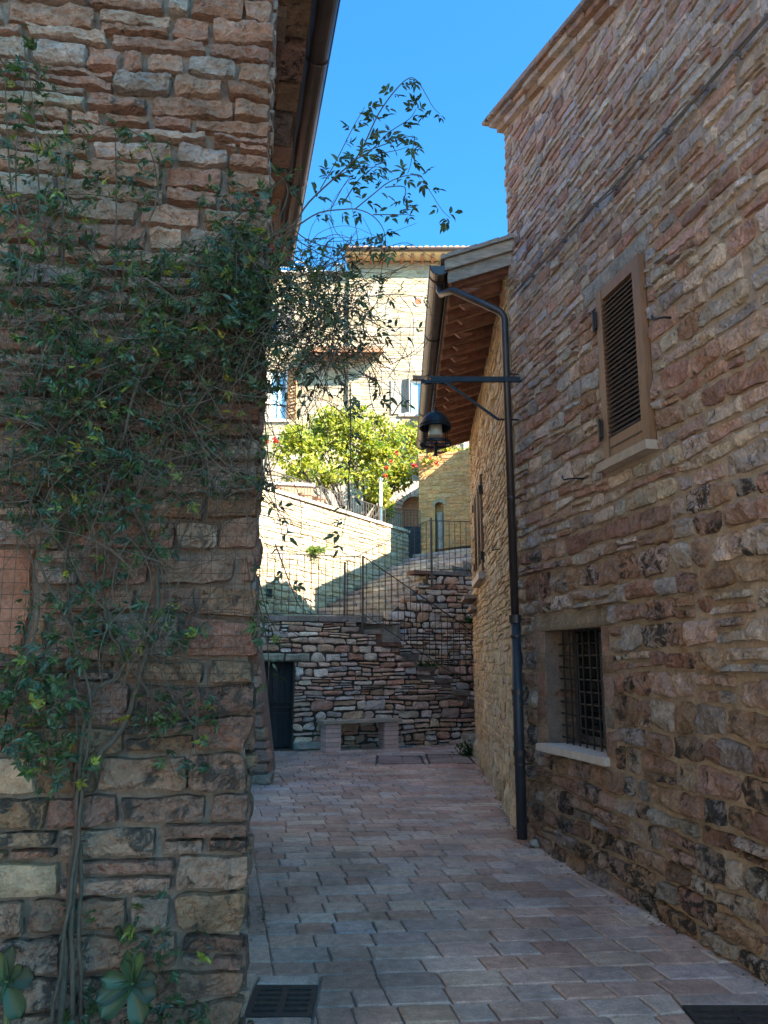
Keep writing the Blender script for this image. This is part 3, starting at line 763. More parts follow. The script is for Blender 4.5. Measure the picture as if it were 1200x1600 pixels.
# verge: two weathered boards and slabs on top
for (b0, b1, uu, tint) in ((-.10, .028, .16, (1, 1, 1, 0)), (.035, .15, .20, (1.15, 1.1, 1.05, 0))):
    one = MB(); w1 = we(0)+(.02 if b0 < 0 else .05)
    one.hexa([PO(.135, zs(w1)+b0, w1), PO(uu, zs(w1)+b0, w1), PO(uu, zs(-.06)+b0, -.06), PO(.135, zs(-.06)+b0, -.06),
              PO(.135, zs(w1)+b1, w1), PO(uu, zs(w1)+b1, w1), PO(uu, zs(-.06)+b1, -.06), PO(.135, zs(-.06)+b1, -.06)], tint)
    one.build('verge_board', M['oldwood'], ochre)
mb = MB(); mb.hexa([PO(-6.7, zs(we(-6.6))+.032, we(-6.6)+.03), PO(.13, zs(we(0))+.032, we(0)+.03), PO(.13, zs(-5)+.032, -5), PO(-6.7, zs(-5)+.032, -5),
                    PO(-6.7, zs(we(-6.6))+.14, we(-6.6)+.03), PO(.13, zs(we(0))+.14, we(0)+.03), PO(.13, zs(-5)+.14, -5), PO(-6.7, zs(-5)+.14, -5)], (.8, .8, .8, 0))
mb.build('roof', M['tile'], ochre)
rng = random.Random(65); w = we(0)+.09
while w > -.02:
    L = rng.uniform(.16, .24); one = MB()
    one.hexa([PO(-.15, zs(w)+.155, w), PO(.23, zs(w)+.155, w), PO(.23, zs(w-L)+.158, w-L), PO(-.15, zs(w-L)+.158, w-L),
              PO(-.15, zs(w)+.195, w), PO(.23, zs(w)+.195, w), PO(.23, zs(w-L)+.205, w-L), PO(-.15, zs(w-L)+.205, w-L)], (.9, .9, .95, 0))
    one.build('roof_slab', M['oldwood'], ochre); w -= L*.97
GZ = 5.56
half_gutter(OW, .18, -6.5, we(0)+.10, we(-6.5)+.10, GZ, .098, ochre)
# downpipe
dp = MB(); gx = PO(-.05, GZ-.09, we(0)+.10); base = Vector((1.215, 7.17, .05))
tp = at(785, 500, 7.17); tp = Vector((1.20, 7.16, tp.z)); k1 = at(700, 447, 7.2)
pts = [gx, gx+Vector((0, 0, -.07)), Vector((gx.x+.02, gx.y-.02, gx.z-.12)), Vector((k1.x+.05, 7.25, k1.z-.02)), Vector((tp.x-.05, tp.y, tp.z+.09)), Vector((tp.x-.012, tp.y, tp.z+.045)), tp, Vector((base.x, base.y, 1.93))]
dp.tube(pts, .038, 12)
pipe = dp.build('downpipe', M['copper'], ochre, smooth=True)
one = MB(); one.tube([Vector((base.x, base.y, 1.95)), base], .047, 12); one.build('lower_pipe', plain_mat('grey_cast_pipe', (.05, .05, .06), .5, .3, .2, 8), pipe, smooth=True)
for z, r, h in ((1.93, .058, .07), (1.80, .055, .02), (1.28, .056, .05), (1.19, .053, .02), (.75, .056, .05), (.67, .053, .02), (3.1, .043, .025), (4.35, .043, .025)):
    one = MB(); one.lathe([(.03, 0), (r, 0), (r, h), (.03, h)], (base.x-(.008 if z > 2 else 0), base.y, z), 14)
    one.bar((base.x, base.y, z+h/2), (base.x+.13, base.y+.03, z+h/2), .012, .012)
    one.build('collar', M['copper'], pipe, smooth=False)
# far shutter pair on the ochre wall
u0, u1, v0, v1 = OSH
for k, (a, b) in enumerate(((u0, (u0+u1)/2-.01), ((u0+u1)/2+.01, u1))):
    sh = MB(); sh.fbox(OW, a, a+.09, v0, v1, .0, .05); sh.fbox(OW, b-.09, b, v0, v1, .0, .05); sh.fbox(OW, a+.092, b-.092, v0, v0+.12, .002, .045); sh.fbox(OW, a+.092, b-.092, v1-.1, v1, .002, .045)
    so = sh.build('shutter', M['shutter'], ochre); n = 26
    for i in range(n):
        z = v0+.13+(v1-v0-.24)*(i+.5)/n; h = (v1-v0-.24)/n; one = MB()
        one.hexa([PO(a+.09, z-h*.7, .05), PO(b-.09, z-h*.7, .05), PO(b-.09, z+h*.4, .0), PO(a+.09, z+h*.4, .0), PO(a+.09, z-h*.5, .055), PO(b-.09, z-h*.5, .055), PO(b-.09, z+h*.6, .005), PO(a+.09, z+h*.6, .005)])
        one.build('slat', M['slat'], so)
    for z in (v0+.15, v1-.3):
        one = MB(); one.fbox(OW, (a-.05 if k == 0 else b), (a if k == 0 else b+.05), z, z+.12, .03, .07); one.build('hinge', M['iron'], so)
one = MB(); one.fbox(OW, u0-.05, u1+.05, v0-.12, v0-.02, -.05, .10, (1, .95, .85, 0)); one.build('sill', M['sill'], ochre)
for (zz, ww) in ((2.58, .22), (2.40, .12)):
    one = MB(); one.fbox(OW, -6.3, -5.2, zz, zz+.06, -.05, ww, (.8, .75, .7, 0)); one.build('ledge_slab', M['slab'], ochre)

# ------------------------------------------------------------------ bench wall, lower stair, terrace
bench_wall = thing('retaining_wall', WA.p(1.5, 0, 0), 'brown rubble retaining wall behind the bench with a dark wooden door', 'wall')
SU, SW_, SZ, SD = 1.335, .356, 2.15, .2295
def atop(u):
    if u < SU+.03: return 2.285
    return SZ-SD*math.floor((u-SU)/SW_)-.085
DOOR = (-.60, -.02, 0.02, 1.555)
mb = wall_body(WA, -2.2, SU, -.05, 2.28, 1.0, holes=[DOOR], reveal=.22, tint=(.10, .082, .07, .2)); 
mb2 = wall_body(WA, SU+.001, 4.6, -.05, lambda u: 1.9-.62*(u-SU) if u < 4.38 else 0.02, .98, us=(4.38,), tint=(.10, .082, .07, .2)); mb.add(mb2.v, mb2.f, mb2.t)
mb.build('wall', M['mortar'], bench_wall)
rng = random.Random(71)
quads = layout(rng, -1.3, 4.5, -.02, 2.29, lambda v: (.07, .19), lambda v: (.13, .44), snaps=(1.555, 1.72), holes=[DOOR, (-.72, .27, 1.555, 1.72)], wob=.055, split=.38, top=atop, seed=7)
def bt_(r, u, v): return pick(r, [4.5, 2.4, 1.8, 1.6], -.36 if u < 2.2 else -.2, (.0, .35))
masonry('stone', bench_wall, WA, quads, M['stone_b'], bt_, joint=.018, depth=.05, rough=.026, res=.045, limit=300, minpx=5, seed=72, back=.05, rnd=.42, skew=.17, freq=6, warp=.13, view=lambda x, y: 398 < x < 748)
for (a, b) in ((-.72, -.2), (-.19, .27)):
    block('lintel', WA, (a, b, 1.56, 1.715), -.2, .05, M['stone_b'], bench_wall, (.36, .34, .28, .5), .015)
rng = random.Random(73); u = -2.0
while u < 1.3:
    L = min(rng.uniform(.38, .6), 1.37-u); one = MB(); one.fbox(WA, u, u+L-.012, 2.288, 2.385+rng.uniform(-.008, .008), -.4, .07+rng.uniform(-.02, .01), pick(rng, [.6, .5, 3, 1.5], .38, (.1, .5)))
    one.build('coping_slab', M['stone_b'], bench_wall); u += L
dm = MB(); u0, u1, v0, v1 = DOOR; dm.fbox(WA, u0, u1, v0+.02, v1-.02, -.215, -.19); door = dm.build('door', M['doorwood'], bench_wall)
for k in range(5):
    one = MB(); a = u0+.01+(u1-u0-.02)*k/5; b = u0+.01+(u1-u0-.02)*(k+1)/5-.006; t = random.Random(k).uniform(.8, 1.5); one.fbox(WA, a, b, v0+.03, v1-.03, -.188, -.165, (t, t, t*1.08, 0)); one.build('plank', M['doorwood'], door)
for z in (.70, .80, .60):
    one = MB(); one.fbox(WA, u0+.01, u1-.01, z, z+.045, -.163, -.145); one.build('strap', M['iron'], door)
one = MB(); one.tube([WA.p(u1-.14, .74, -.14), WA.p(u1-.14, .74, -.10), WA.p(u1+.02, .745, -.10)], .009, 6); one.build('bolt', M['rail'], door)
# big foot stones
block('foot_stone', WA, (.0, .62, 0, .16), .0, .12, M['stone_b'], bench_wall, (.34, .31, .27, .3), .02)
stair = thing('stone_staircase', WA.p(2.9, 0, -.5), 'narrow stone stair descending to the right behind an iron railing', 'staircase')
rng = random.Random(74)
for k in range(9):
    u = SU+k*SW_; z = SZ-k*SD; one = MB()
    one.fbox(WA, u-.03, u+SW_, z-.085+rng.uniform(-.006, .006), z, -1.0, .05+rng.uniform(-.015, .015), pick(rng, [.5, .3, 3, .8], .5, (.3, .7)))
    st_ = one.build('step', M['stone_b'], stair)
    one = MB(); one.fbox(WA, u, u+SW_-.002, max(0, z-SD-.09), z-.088, -.98, -.03, pick(rng, [2, .5, 2, 1], .35, (.2, .6))); one.build('riser', M['stone_b'], st_)
one = MB(); q = [(3.28, 0), (3.95, 0), (3.93, .2), (3.3, .21)]; v, f, t = stone_geo(rng, Frame(WA.o.x, WA.o.y, 1, .35), q, .01, .12, .02, .06, (.34, .31, .27, .2), w0=.28, back=.3); one.add(v, f, t); one.build('bottom_step', M['stone_b'], stair)

def railing(name, label, fr, pts_top, pts_bot, w, spacing, parent_loc, posts=(), bar=.012, hand=.032, extra=None):
    t = thing(name, parent_loc, label, 'railing', 'iron railings of the stairs and terraces')
    def interp(pts, u):
        for (a, za), (b, zb) in zip(pts[:-1], pts[1:]):
            if a-1e-6 <= u <= b+1e-6: return za+(zb-za)*(u-a)/(b-a)
        return pts[-1][1]
    one = MB()
    for (a, za), (b, zb) in zip(pts_top[:-1], pts_top[1:]): one.bar(fr.p(a, za, w), fr.p(b, zb, w), hand, .014)
    one.build('top_rail', M['rail'], t)
    if pts_bot:
        one = MB()
        for (a, za), (b, zb) in zip(pts_bot[:-1], pts_bot[1:]): one.bar(fr.p(a, za, w), fr.p(b, zb, w), .028, .012)
        one.build('bottom_rail', M['rail'], t)
    u = pts_top[0][0]+spacing*.5; ue = pts_top[-1][0]
    while u < ue:
        zb_ = extra(u) if extra else interp(pts_bot, u)
        one = MB(); one.tube([fr.p(u, zb_, w), fr.p(u, interp(pts_top, u), w)], bar/2*1.25, 6); one.build('baluster', M['rail'], t); u += spacing
    for (u, za, zb_, ww) in posts:
        one = MB(); one.bar(fr.p(u, za, ww), fr.p(u, zb_, ww), .042, .042, up=(0, 1, 0)); one.build('post', M['rail'], t)
    return t
railing('iron_railing', 'level iron railing on the coping above the dark wooden door', WA, [(-1.6, 3.52), (1.24, 3.53)], [(-1.6, 2.425), (1.24, 2.415)], .0, .139, WA.p(0, 2.385, 0), posts=[(-1.5, 2.38, 3.52, 0)])
railing('iron_railing', 'iron stair railing sloping down to the right above the bench', WA, [(1.27, 3.53), (4.4, 1.61)], [(1.27, 2.44), (4.4, .54)], .085, .128, WA.p(2.8, 1.2, .085), posts=[(1.26, 2.09, 3.54, .085)])

# wall behind the lower stair
wall_b = thing('stair_side_wall', WB.p(2.8, 0, 0), 'rubble wall behind the sloping stair railing topped by an upper railing', 'wall')
def btop(u):
    if u < 1.72: return 2.29
    if u < 3.05: return 2.29+(u-1.72)*.805
    return 3.36
mb = wall_body(WB, 1.0, 5.2, -.05, lambda u: btop(u)-(.16 if 1.5 < u < 3.04 else .0), .3, us=(1.5, 1.72, 3.03, 3.05), tint=(.10, .082, .07, .2)); mb.build('wall', M['mortar'], wall_b)
quads = layout(random.Random(81), 1.1, 5.0, 0.02, 3.36, lambda v: (.075, .2), lambda v: (.13, .4), wob=.05, split=.3, top=btop, seed=8)
masonry('stone', wall_b, WB, quads, M['stone_b'], lambda r, u, v: pick(r, [3.0, 3.0, 2.6, 1.4], -.3, (0, .35)), joint=.018, depth=.045, rough=.024, res=.045, limit=300, minpx=5, seed=82, back=.05, rnd=.4, skew=.17, freq=6, warp=.13,
        view=lambda x, y: 570 < x < 742 and y < 960+ (x-560)*.65)
rng = random.Random(83); u = 2.72
while u < 5.1:
    L = rng.uniform(.3, .55); one = MB(); one.fbox(WB, u, u+L-.012, 3.365, 3.44, -.35, .05+rng.uniform(-.02, .015), pick(rng, [1.5, .6, 3, 2], .35, (.1, .5))); one.build('coping_slab', M['stone_b'], wall_b); u += L
railing('iron_railing', 'upper iron railing rising to the right beside the broad stone steps', WB, [(1.27, 3.56), (3.13, 4.55), (4.9, 4.62)], [(3.13, 3.50), (4.9, 3.52)], -.12, .135, WB.p(2.8, 2.4, -.12),
        posts=[(1.27, 2.45, 3.57, -.12), (3.13, 3.1, 4.58, .06)], extra=lambda u: btop(u)+.02 if u < 3.1 else 3.5)

# terrace floor, broad upper stair
mb = MB(); T0 = 2.30
a, b, c, d = WA.p(-2.4, 0, -.95), WA.p(2.4, 0, -.95), WC.p(3.2, 0, -.1), WC.p(-2.6, 0, -.1)
mb.hexa([Vector((p.x, p.y, z)) for z in (0, T0) for p in (a, b, c, d)], (.3, .26, .22, .2))
tag(mb.build('terrace_floor', M['stone_b']), kind='structure')
big_stair = thing('stone_staircase', WC.p(3.5, 2.3, 1.5), 'broad curving flight of worn stone steps rising below the sunlit terrace wall', 'staircase')
def Rk(k):
    if k <= 5: return WB.p(2.33+.186*(k-1), 0, -.03)
    return WB.p(3.07, 0, -.03) + Vector((.30, .40, 0))*(k-5)
def Lk(k): return WC.p(1.895+.4145*(k-1), 0, .0)
rng = random.Random(84)
for k in range(-1, 13):
    z = 2.55+.158*k; l0, r0, l1, r1 = Lk(k), Rk(k), Lk(k+1), Rk(k+1); n = 5; dirv = ((l1-l0)+(r1-r0)).normalized()
    parent = None
    for i in range(n):
        f0, f1 = i/n+.004, (i+1)/n-.002; q0, q1 = l0.lerp(r0, f0), l0.lerp(r0, f1); e0, e1 = l1.lerp(r1, f0)+dirv*.12, l1.lerp(r1, f1)+dirv*.12
        jz, jy = rng.uniform(-.012, .012), dirv*rng.uniform(-.03, .03); t = pick(rng, [0, 2.0, 4, 0], -.05, (.1, .5)); t = (t[0]*.86, t[1]*.97, t[2]*1.02, t[3]); one = MB()
        V = [q0+jy, q1+jy, e1, e0]
        one.hexa([Vector((p.x, p.y, z-.20)) for p in V] + [Vector((p.x, p.y, z+jz)) for p in V], t)
        # worn rounded nosing
        nz = [q0+jy-dirv*.03, q1+jy-dirv*.03, q1+jy+dirv*.1, q0+jy+dirv*.1]
        one.hexa([Vector((p.x, p.y, z-.06+jz)) for p in nz] + [Vector((p.x, p.y, z+.004+jz)) for p in nz], (t[0]*1.08, t[1]*1.08, t[2]*1.05, t[3]))
        o = one.build('step_stone', M['stone_b'], big_stair)
# landing above
mb = MB(); zl = 2.55+.158*13; poly = [Lk(13), Rk(13), Vector((9, 22, 0)), Vector((9, 40, 0)), Vector((.9, 40, 0))]
mb.add([Vector((p.x, p.y, zl)) for p in poly], [(0, 1, 2, 3, 4)], (.3, .27, .22, .1)); tag(mb.build('upper_landing', M['stone_b']), kind='structure')

# sunlit terrace wall
terrace_wall = thing('terrace_wall', WC.p(2.5, 2.3, 0), 'cream stone terrace wall in sunlight carrying a thin railing', 'wall')
CT = 5.06
mb = wall_body(WC, -2.6, 6.35, 1.5, CT, .4, tint=(.36, .30, .20, .1)); mb.build('wall', M['stone_c'], terrace_wall)
quads = layout(random.Random(91), -1.6, 6.34, 2.2, CT, lambda v: (.07, .16), lambda v: (.2, .6), wob=.05, split=.2, seed=9)
CRM = [(.44, .34, .215), (.40, .305, .195), (.46, .375, .265), (.38, .275, .17), (.42, .31, .22), (.38, .31, .24)]
def ct(r, u, v): c = r.choice(CRM); k = r.uniform(.85, 1.08); return (c[0]*k, c[1]*k, c[2]*k, r.uniform(0, .35))
masonry('stone', terrace_wall, WC, quads, M['stone_c'], ct, joint=.018, depth=.022, rough=.014, res=.08, limit=300, minpx=7, seed=92, rnd=.3, view=lambda x, y: x > 404)
rng = random.Random(93); u = -2.4
while u < 6.3:
    L = min(rng.uniform(.4, .7), 6.36-u); one = MB(); one.fbox(WC, u, u+L-.01, CT+.004, CT+.075, -.45, .07+rng.uniform(-.01, .01), (.9, .85, .72, 0)); one.build('coping_slab', M['sill'], terrace_wall); u += max(L, .1)
one = MB(); one.fbox(WC, .02, .22, 2.85, 3.02, .03, .034, (1, 1, 1, 0)); one.build('dark_hole_patch', M['dark'], terrace_wall)  # flat dark patch on the wall face, painted shade of a small opening
railing('iron_railing', 'low sunlit railing along the top of the cream terrace wall', WC, [(-.9, 5.58), (6.2, 5.60)], [(-.9, 5.16), (6.2, 5.16)], -.15, .125, WC.p(2.5, CT, -.15), posts=[(2.2, 5.1, 5.62, -.15), (5.0, 5.1, 5.62, -.15)], bar=.014)

# upper street and far buildings
mb = MB(); a, b = WC.p(-2.6, 0, -.38), WC.p(6.3, 0, -.38)
poly = [a, b, Vector((.9, 45, 0)), Vector((-16, 45, 0)), Vector((-16, 12, 0))]
mb.add([Vector((p.x, p.y, 4.85)) for p in poly], [(0, 1, 2, 3, 4)], (.42, .37, .29, .1)); tag(mb.build('upper_street', M['stone_c']), kind='structure')

def facade(parent, fr, u0, u1, v0, top, holes, seed, thick=6, tint=ct, rev=.18):
    mb = wall_body(fr, u0, u1, v0, top, thick, holes=holes, reveal=rev, tint=(.40, .33, .22, .0)); mb.build('wall', M['stone_c'], parent)
    q = layout(random.Random(seed), u0, u1, max(v0, 6.0), top-.02, lambda v: (.10, .2), lambda v: (.25, .7), wob=.05, split=.1, holes=holes, snaps=[h[2] for h in holes]+[h[3] for h in holes], seed=seed)
    masonry('stone', parent, fr, q, M['stone_c'], tint, joint=.02, depth=.016, rough=.01, res=.2, limit=0, seed=seed+1, rest='facade_stones', rnd=.25)
far_house = thing('stone_house', (0.8, 28, 4.85), 'cream sunlit stone house under a tiled eave behind the yellow-green shrub', 'house')
W2 = (.66, 1.5, 10.75, 12.12); CAN = (-2.95, -.02)
HOLE = (1.20, 1.46, 15.22, 15.46)
facade(far_house, FF, -1.38, 6.5, 4.8, 17.05, [W2], 101)
mb = MB()
for k in range(20):
    pass
one = MB(); n = 18
one.add([FF.p(1.33+.15*math.cos(2*math.pi*k/n), 15.34+.15*math.sin(2*math.pi*k/n), .03) for k in range(n)], [tuple(range(n))], (1, .55, .4, 0)); one.build('round_vent', M['tile'], far_house)
one = MB(); one.torus(FF.p(1.33, 15.34, .03), .16, .02, 20, 5, axis='y'); one.build('vent_rim', M['sill'], far_house)
# eave: boards, brackets, gutter, tiles
one = MB(); one.fbox(FF, -1.5, 6.7, 17.10, 17.16, -.2, .62, (1, .95, .8, 0)); one.build('eave_board', M['plaster'], far_house)
u = -1.35
while u < 4:
    one = MB(); one.fbox(FF, u, u+.11, 16.96, 17.098, -.02, .56, (.95, .8, .7, 0)); one.build('rafter', M['tile'], far_house); u += .40
half_gutter(FF, -1.5, 6.5, .70, .70, 17.22, .09, far_house)
u = -1.4; rng = random.Random(103)
while u < 4.2:
    one = MB(); zc = 17.25+rng.uniform(-.015, .015); V, Fc = [], []; n = 6
    for w, zz in ((.72, 0), (-.3, .3)):
        for k in range(n+1):
            a_ = math.pi*k/n; V.append(FF.p(u+.11*math.cos(a_), zc+zz+.085*math.sin(a_), w))
        V.append(FF.p(u, zc+zz-.02, w))
    m = n+2
    for k in range(n+1): Fc.append((k, k+1, m+k+1, m+k))
    Fc.append(tuple(range(n+2))); one.add(V, Fc, (1.2*rng.uniform(.8, 1.15), 1.15*rng.uniform(.85, 1.15), 1.1, 0)); one.build('roof_tile', M['tile'], far_house); u += .235
mb = MB(); mb.hexa([FF.p(-1.5, 17.165, .5), FF.p(6.7, 17.165, .5), FF.p(6.7, 18.6, -5), FF.p(-1.5, 18.6, -5), FF.p(-1.5, 17.25, .5), FF.p(6.7, 17.25, .5), FF.p(6.7, 18.7, -5), FF.p(-1.5, 18.7, -5)]); mb.build('roof', M['tile'], far_house)
def far_window(parent, fr, h, pane_mat):
    one = MB(); one.fbox(fr, h[0]+.08, h[1]-.08, h[2]+.08, h[3]-.08, -.17, -.15); p = one.build('window', pane_mat, parent)
    one = MB()
    for r in ((h[0], h[1], h[2], h[2]+.08), (h[0], h[1], h[3]-.08, h[3]), (h[0], h[0]+.08, h[2]+.081, h[3]-.081), (h[1]-.08, h[1], h[2]+.081, h[3]-.081), ((h[0]+h[1])/2-.03, (h[0]+h[1])/2+.03, h[2]+.081, h[3]-.081)): one.fbox(fr, *r, -.175, -.10)
    one.build('frame', M['white'], p)
    one = MB(); one.fbox(fr, h[0]-.1, h[1]+.1, h[2]-.1, h[2]-.005, -.1, .1); one.build('sill', M['sill'], p); return p
def open_shutter(parent, fr, hu, v0, v1, w, ang, mat, n=14):
    c, s = math.cos(ang), math.sin(ang); ux = fr.u*c + fr.n*s; f2 = Frame(0, 0, ux.x, ux.y); o = fr.p(hu, 0, .02); f2.o = Vector((o.x, o.y, 0))
    one = MB()
    for r in ((0, .08, v0, v1), (w-.08, w, v0, v1), (.081, w-.081, v0, v0+.1), (.081, w-.081, v1-.1, v1)): one.fbox(f2, *r, -.02, .02)
    so = one.build('shutter', mat, parent)
    for i in range(n):
        z = v0+.1+(v1-v0-.2)*(i+.5)/n; one = MB(); one.fbox(f2, .08, w-.08, z-.045, z+.03, -.012, .008); one.build('slat', mat, so)
M['greyshut'] = plain_mat('grey_shutter', (.26, .22, .18), .7, 0, .15, 6)
M['orange'] = plain_mat('orange_shutter', (.42, .18, .06), .55, 0, .15, 5)
far_window(far_house, FF, W2, M['bluepane']); open_shutter(far_house, FF, W2[0]+.02, W2[2], W2[3], .42, math.radians(177), M['greyshut'])
open_shutter(far_house, FF, W2[0]+.03, W2[2]+.02, W2[3]-.02, .36, math.radians(40), M['greyshut'])

wing = thing('stone_house', (-4, 28.2, 4.85), 'cream house with orange shutters and flat top behind the hanging vine', 'house')
FW = Frame(0, 28.15, 1, 0); W1 = (-4.40, -3.72, 10.58, 12.60); W3 = (-5.2, -4.12, 13.8, 15.2)
facade(wing, FW, -9, -1.39, 4.8, 16.6, [W1, W3], 111)
far_window(wing, FW, W1, M['bluepane']); far_window(wing, FW, W3, M['glass'])
open_shutter(wing, FW, W1[1]+.02, W1[2], W1[3], .45, math.radians(35), M['orange']); open_shutter(wing, FW, W1[0]-.02, W1[2], W1[3], .45, math.radians(150), M['greyshut'])
open_shutter(wing, FW, W3[1]+.02, W3[2], W3[3], .5, math.radians(8), M['greyshut'])
one = MB(); one.fbox(FW, -9.1, -1.42, 16.605, 16.68, -.3, .16); one.build('parapet_slab', M['sill'], wing)
one = MB(); one.fbox(FW, -1.95, -1.62, 16.69, 17.25, -.9, -.5); one.fbox(FW, -2.0, -1.57, 17.252, 17.32, -.95, -.45); one.build('chimney', M['white'], wing)
one = MB()
for z in (17.0, 17.2): one.tube([FW.p(-9, z, -.15), FW.p(-3.1, z, -.15)], .025, 5)
for k in range(5): one.tube([FW.p(-3.1-k*1.2, 16.68, -.15), FW.p(-3.1-k*1.2, 17.22, -.15)], .025, 5)
one.build('roof_rail', M['white'], wing)
# small tiled canopy over the cream front
one = MB(); one.hexa([FW.p(-3.05, 12.95, .95), FW.p(.0, 12.95, .95), FW.p(.0, 13.28, .0), FW.p(-3.05, 13.28, .0), FW.p(-3.05, 13.05, .95), FW.p(.0, 13.05, .95), FW.p(.0, 13.40, .0), FW.p(-3.05, 13.40, .0)], (1, .9, .8, 0))
can = one.build('canopy', M['tile'], wing)
u = -2.95
while u < -.1:
    one = MB(); one.bar(FW.p(u, 12.90, .9), FW.p(u, 13.22, .03), .1, .11); one.build('rafter', M['beam'], can); u += .42
u = -3.0
while u < .0:
    one = MB(); one.tube([FW.p(u, 13.06, .98), FW.p(u, 13.42, 0.02)], .085, 8, (1, .95, .9, 0)); one.build('roof_tile', M['tile'], can); u += .2

# ochre garden house with a niche, arched doorway wall, dark gate
dl = at(655, 866, 21.4); FD = Frame(dl.x, dl.y, 1, -.28)
niche_house = thing('garden_house', (dl.x+1, dl.y, dl.z), 'small ochre stone house with an arched niche at the top of the steps', 'house')
na, nz0 = FD.hit(680, 862); nb, nz1 = FD.hit(693, 778)
NI = (na, nb, 4.3, nz1-.1)
mb = wall_body(FD, 0, 3.2, 4.2, 7.4, 2.5, holes=[NI], reveal=.22, tint=(.66, .40, .16, .0)); mb.build('wall', M['stone_o'], niche_house)
q = layout(random.Random(121), 0, 3.2, 4.2, 7.4, lambda v: (.07, .14), lambda v: (.15, .45), wob=.06, split=.2, holes=[(NI[0]-.03, NI[1]+.03, 4.2, NI[3]+.1)], seed=12)
masonry('stone', niche_house, FD, q, M['stone_o'], lambda r, u, v: (lambda c: (c[0]*1.15, c[1]*.88, c[2]*.6, c[3]))(ot(r, u, 3)), joint=.016, depth=.014, rough=.01, res=.1, limit=0, seed=122, rest='facade_stones')
one = MB(); cx = (na+nb)/2; R = (nb-na)/2; n = 10
for k in range(n):
    a0, a1 = math.pi*k/n, math.pi*(k+1)/n
    one.hexa([FD.p(cx+R*math.cos(a0), NI[3]+.1-.1+R*.9*math.sin(a0)-R, .02), FD.p(cx+(R+.09)*math.cos(a0), NI[3]-R+(R+.09)*math.sin(a0), .02), FD.p(cx+(R+.09)*math.cos(a0), NI[3]-R+(R+.09)*math.sin(a0), -.1), FD.p(cx+R*math.cos(a0), NI[3]-R+R*.9*math.sin(a0), -.1),
              FD.p(cx+R*math.cos(a1), NI[3]-R+R*.9*math.sin(a1), .02), FD.p(cx+(R+.09)*math.cos(a1), NI[3]-R+(R+.09)*math.sin(a1), .02), FD.p(cx+(R+.09)*math.cos(a1), NI[3]-R+(R+.09)*math.sin(a1), -.1), FD.p(cx+R*math.cos(a1), NI[3]-R+R*.9*math.sin(a1), -.1)], (.47, .36, .22, .1))
one.build('niche_arch', M['stone_o'], niche_house)
one = MB(); one.tube([FD.p(cx, 4.3, -.1), FD.p(cx, NI[3]-.3, -.1)], .085, 10, (.40, .36, .30, .2)); one.build('niche_post', M['stone_b'], niche_house)
ga = at(631, 866, 21.2); gb = at(658, 866, 21.3); gt = at(640, 822, 21.2).z
GT = Frame(ga.x, ga.y, gb.x-ga.x, gb.y-ga.y); GL = math.hypot(gb.x-ga.x, gb.y-ga.y)
gate = thing('metal_gate', GT.p(GL/2, 4.4), 'small dark metal gate at the top of the broad steps', 'gate')
one = MB(); one.fbox(GT, 0, GL, 4.35, gt, -.02, .0); one.build('sheet', M['iron'], gate)
for k in range(7):
    z = 4.42+(gt-4.45)*k/6; one = MB(); one.fbox(GT, 0, GL, z, z+.025, .001, .015); one.build('rib', M['iron'], gate)
one = MB(); one.tube([GT.p(.02, gt, 0), GT.p(.02, gt+.45, 0), GT.p(GL-.02, gt+.45, 0), GT.p(GL-.02, gt, 0)], .012, 5); one.build('frame', M['iron'], gate)
for k in range(1, 5):
    one = MB(); one.tube([GT.p(GL*k/5, gt, 0), GT.p(GL*k/5, gt+.45, 0)], .007, 5); one.build('bar', M['iron'], gate)
# arched doorway wall behind
FE = Frame(-.6, 24.0, 1, -.02)
arch_house = thing('arched_wall', FE.p(.7, 4.85), 'grey stone wall with an arched doorway of pale boards below the shrub', 'wall')
ax0, _ = FE.hit(628, 800); ax1, _ = FE.hit(668, 800); az = FE.hit(640, 776)[1]
AR = (ax0, ax1, 4.8, az-.3)
mb = wall_body(FE, -1.2, 2.6, 4.3, 7.2, 1.0, holes=[(ax0, ax1, 4.8, az)], reveal=.25, tint=(.40, .34, .27, .1)); mb.build('wall', M['stone_c'], arch_house)
cx = (ax0+ax1)/2; R = (ax1-ax0)/2; zc = az-R; n = 12
for k in range(n):
    a0, a1 = math.pi*k/n+.02, math.pi*(k+1)/n-.02; one = MB(); R1 = R+.22
    c = []
    for aa in (a0, a1):
        for rr, w in ((R, .05), (R1, .05), (R1, -.2), (R, -.2)): c.append(FE.p(cx+rr*math.cos(aa), zc+rr*math.sin(aa), w))
    one.hexa(c, pick(rng, [1, 3, 3, 1], .05, (0, .3))); one.build('arch_stone', M['stone_c'], arch_house)
one = MB(); V = [FE.p(cx-R, zc, .03)]+[FE.p(cx+R*math.cos(math.pi-math.pi*k/n), zc+R*math.sin(math.pi-math.pi*k/n), .03) for k in range(n//2+1)]+[FE.p(cx-R, az, .03)]
for sgn in (-1, 1):
    V = [FE.p(cx+sgn*R*math.cos(math.pi/2*k/6), zc+R*math.sin(math.pi/2*k/6), -.01) for k in range(7)] + [FE.p(cx+sgn*R, az, -.01)]
    one.add(V, [tuple(range(8))], (.4, .34, .27, .1))
one.build('spandrel', M['stone_c'], arch_house)
z = 4.8
while z < az:
    one = MB(); one.fbox(FE, ax0, ax1, z, z+.085, -.24, -.21, (1.35, 1.0, .85, 0)); one.build('door_board', M['slab'], arch_house); z += .095
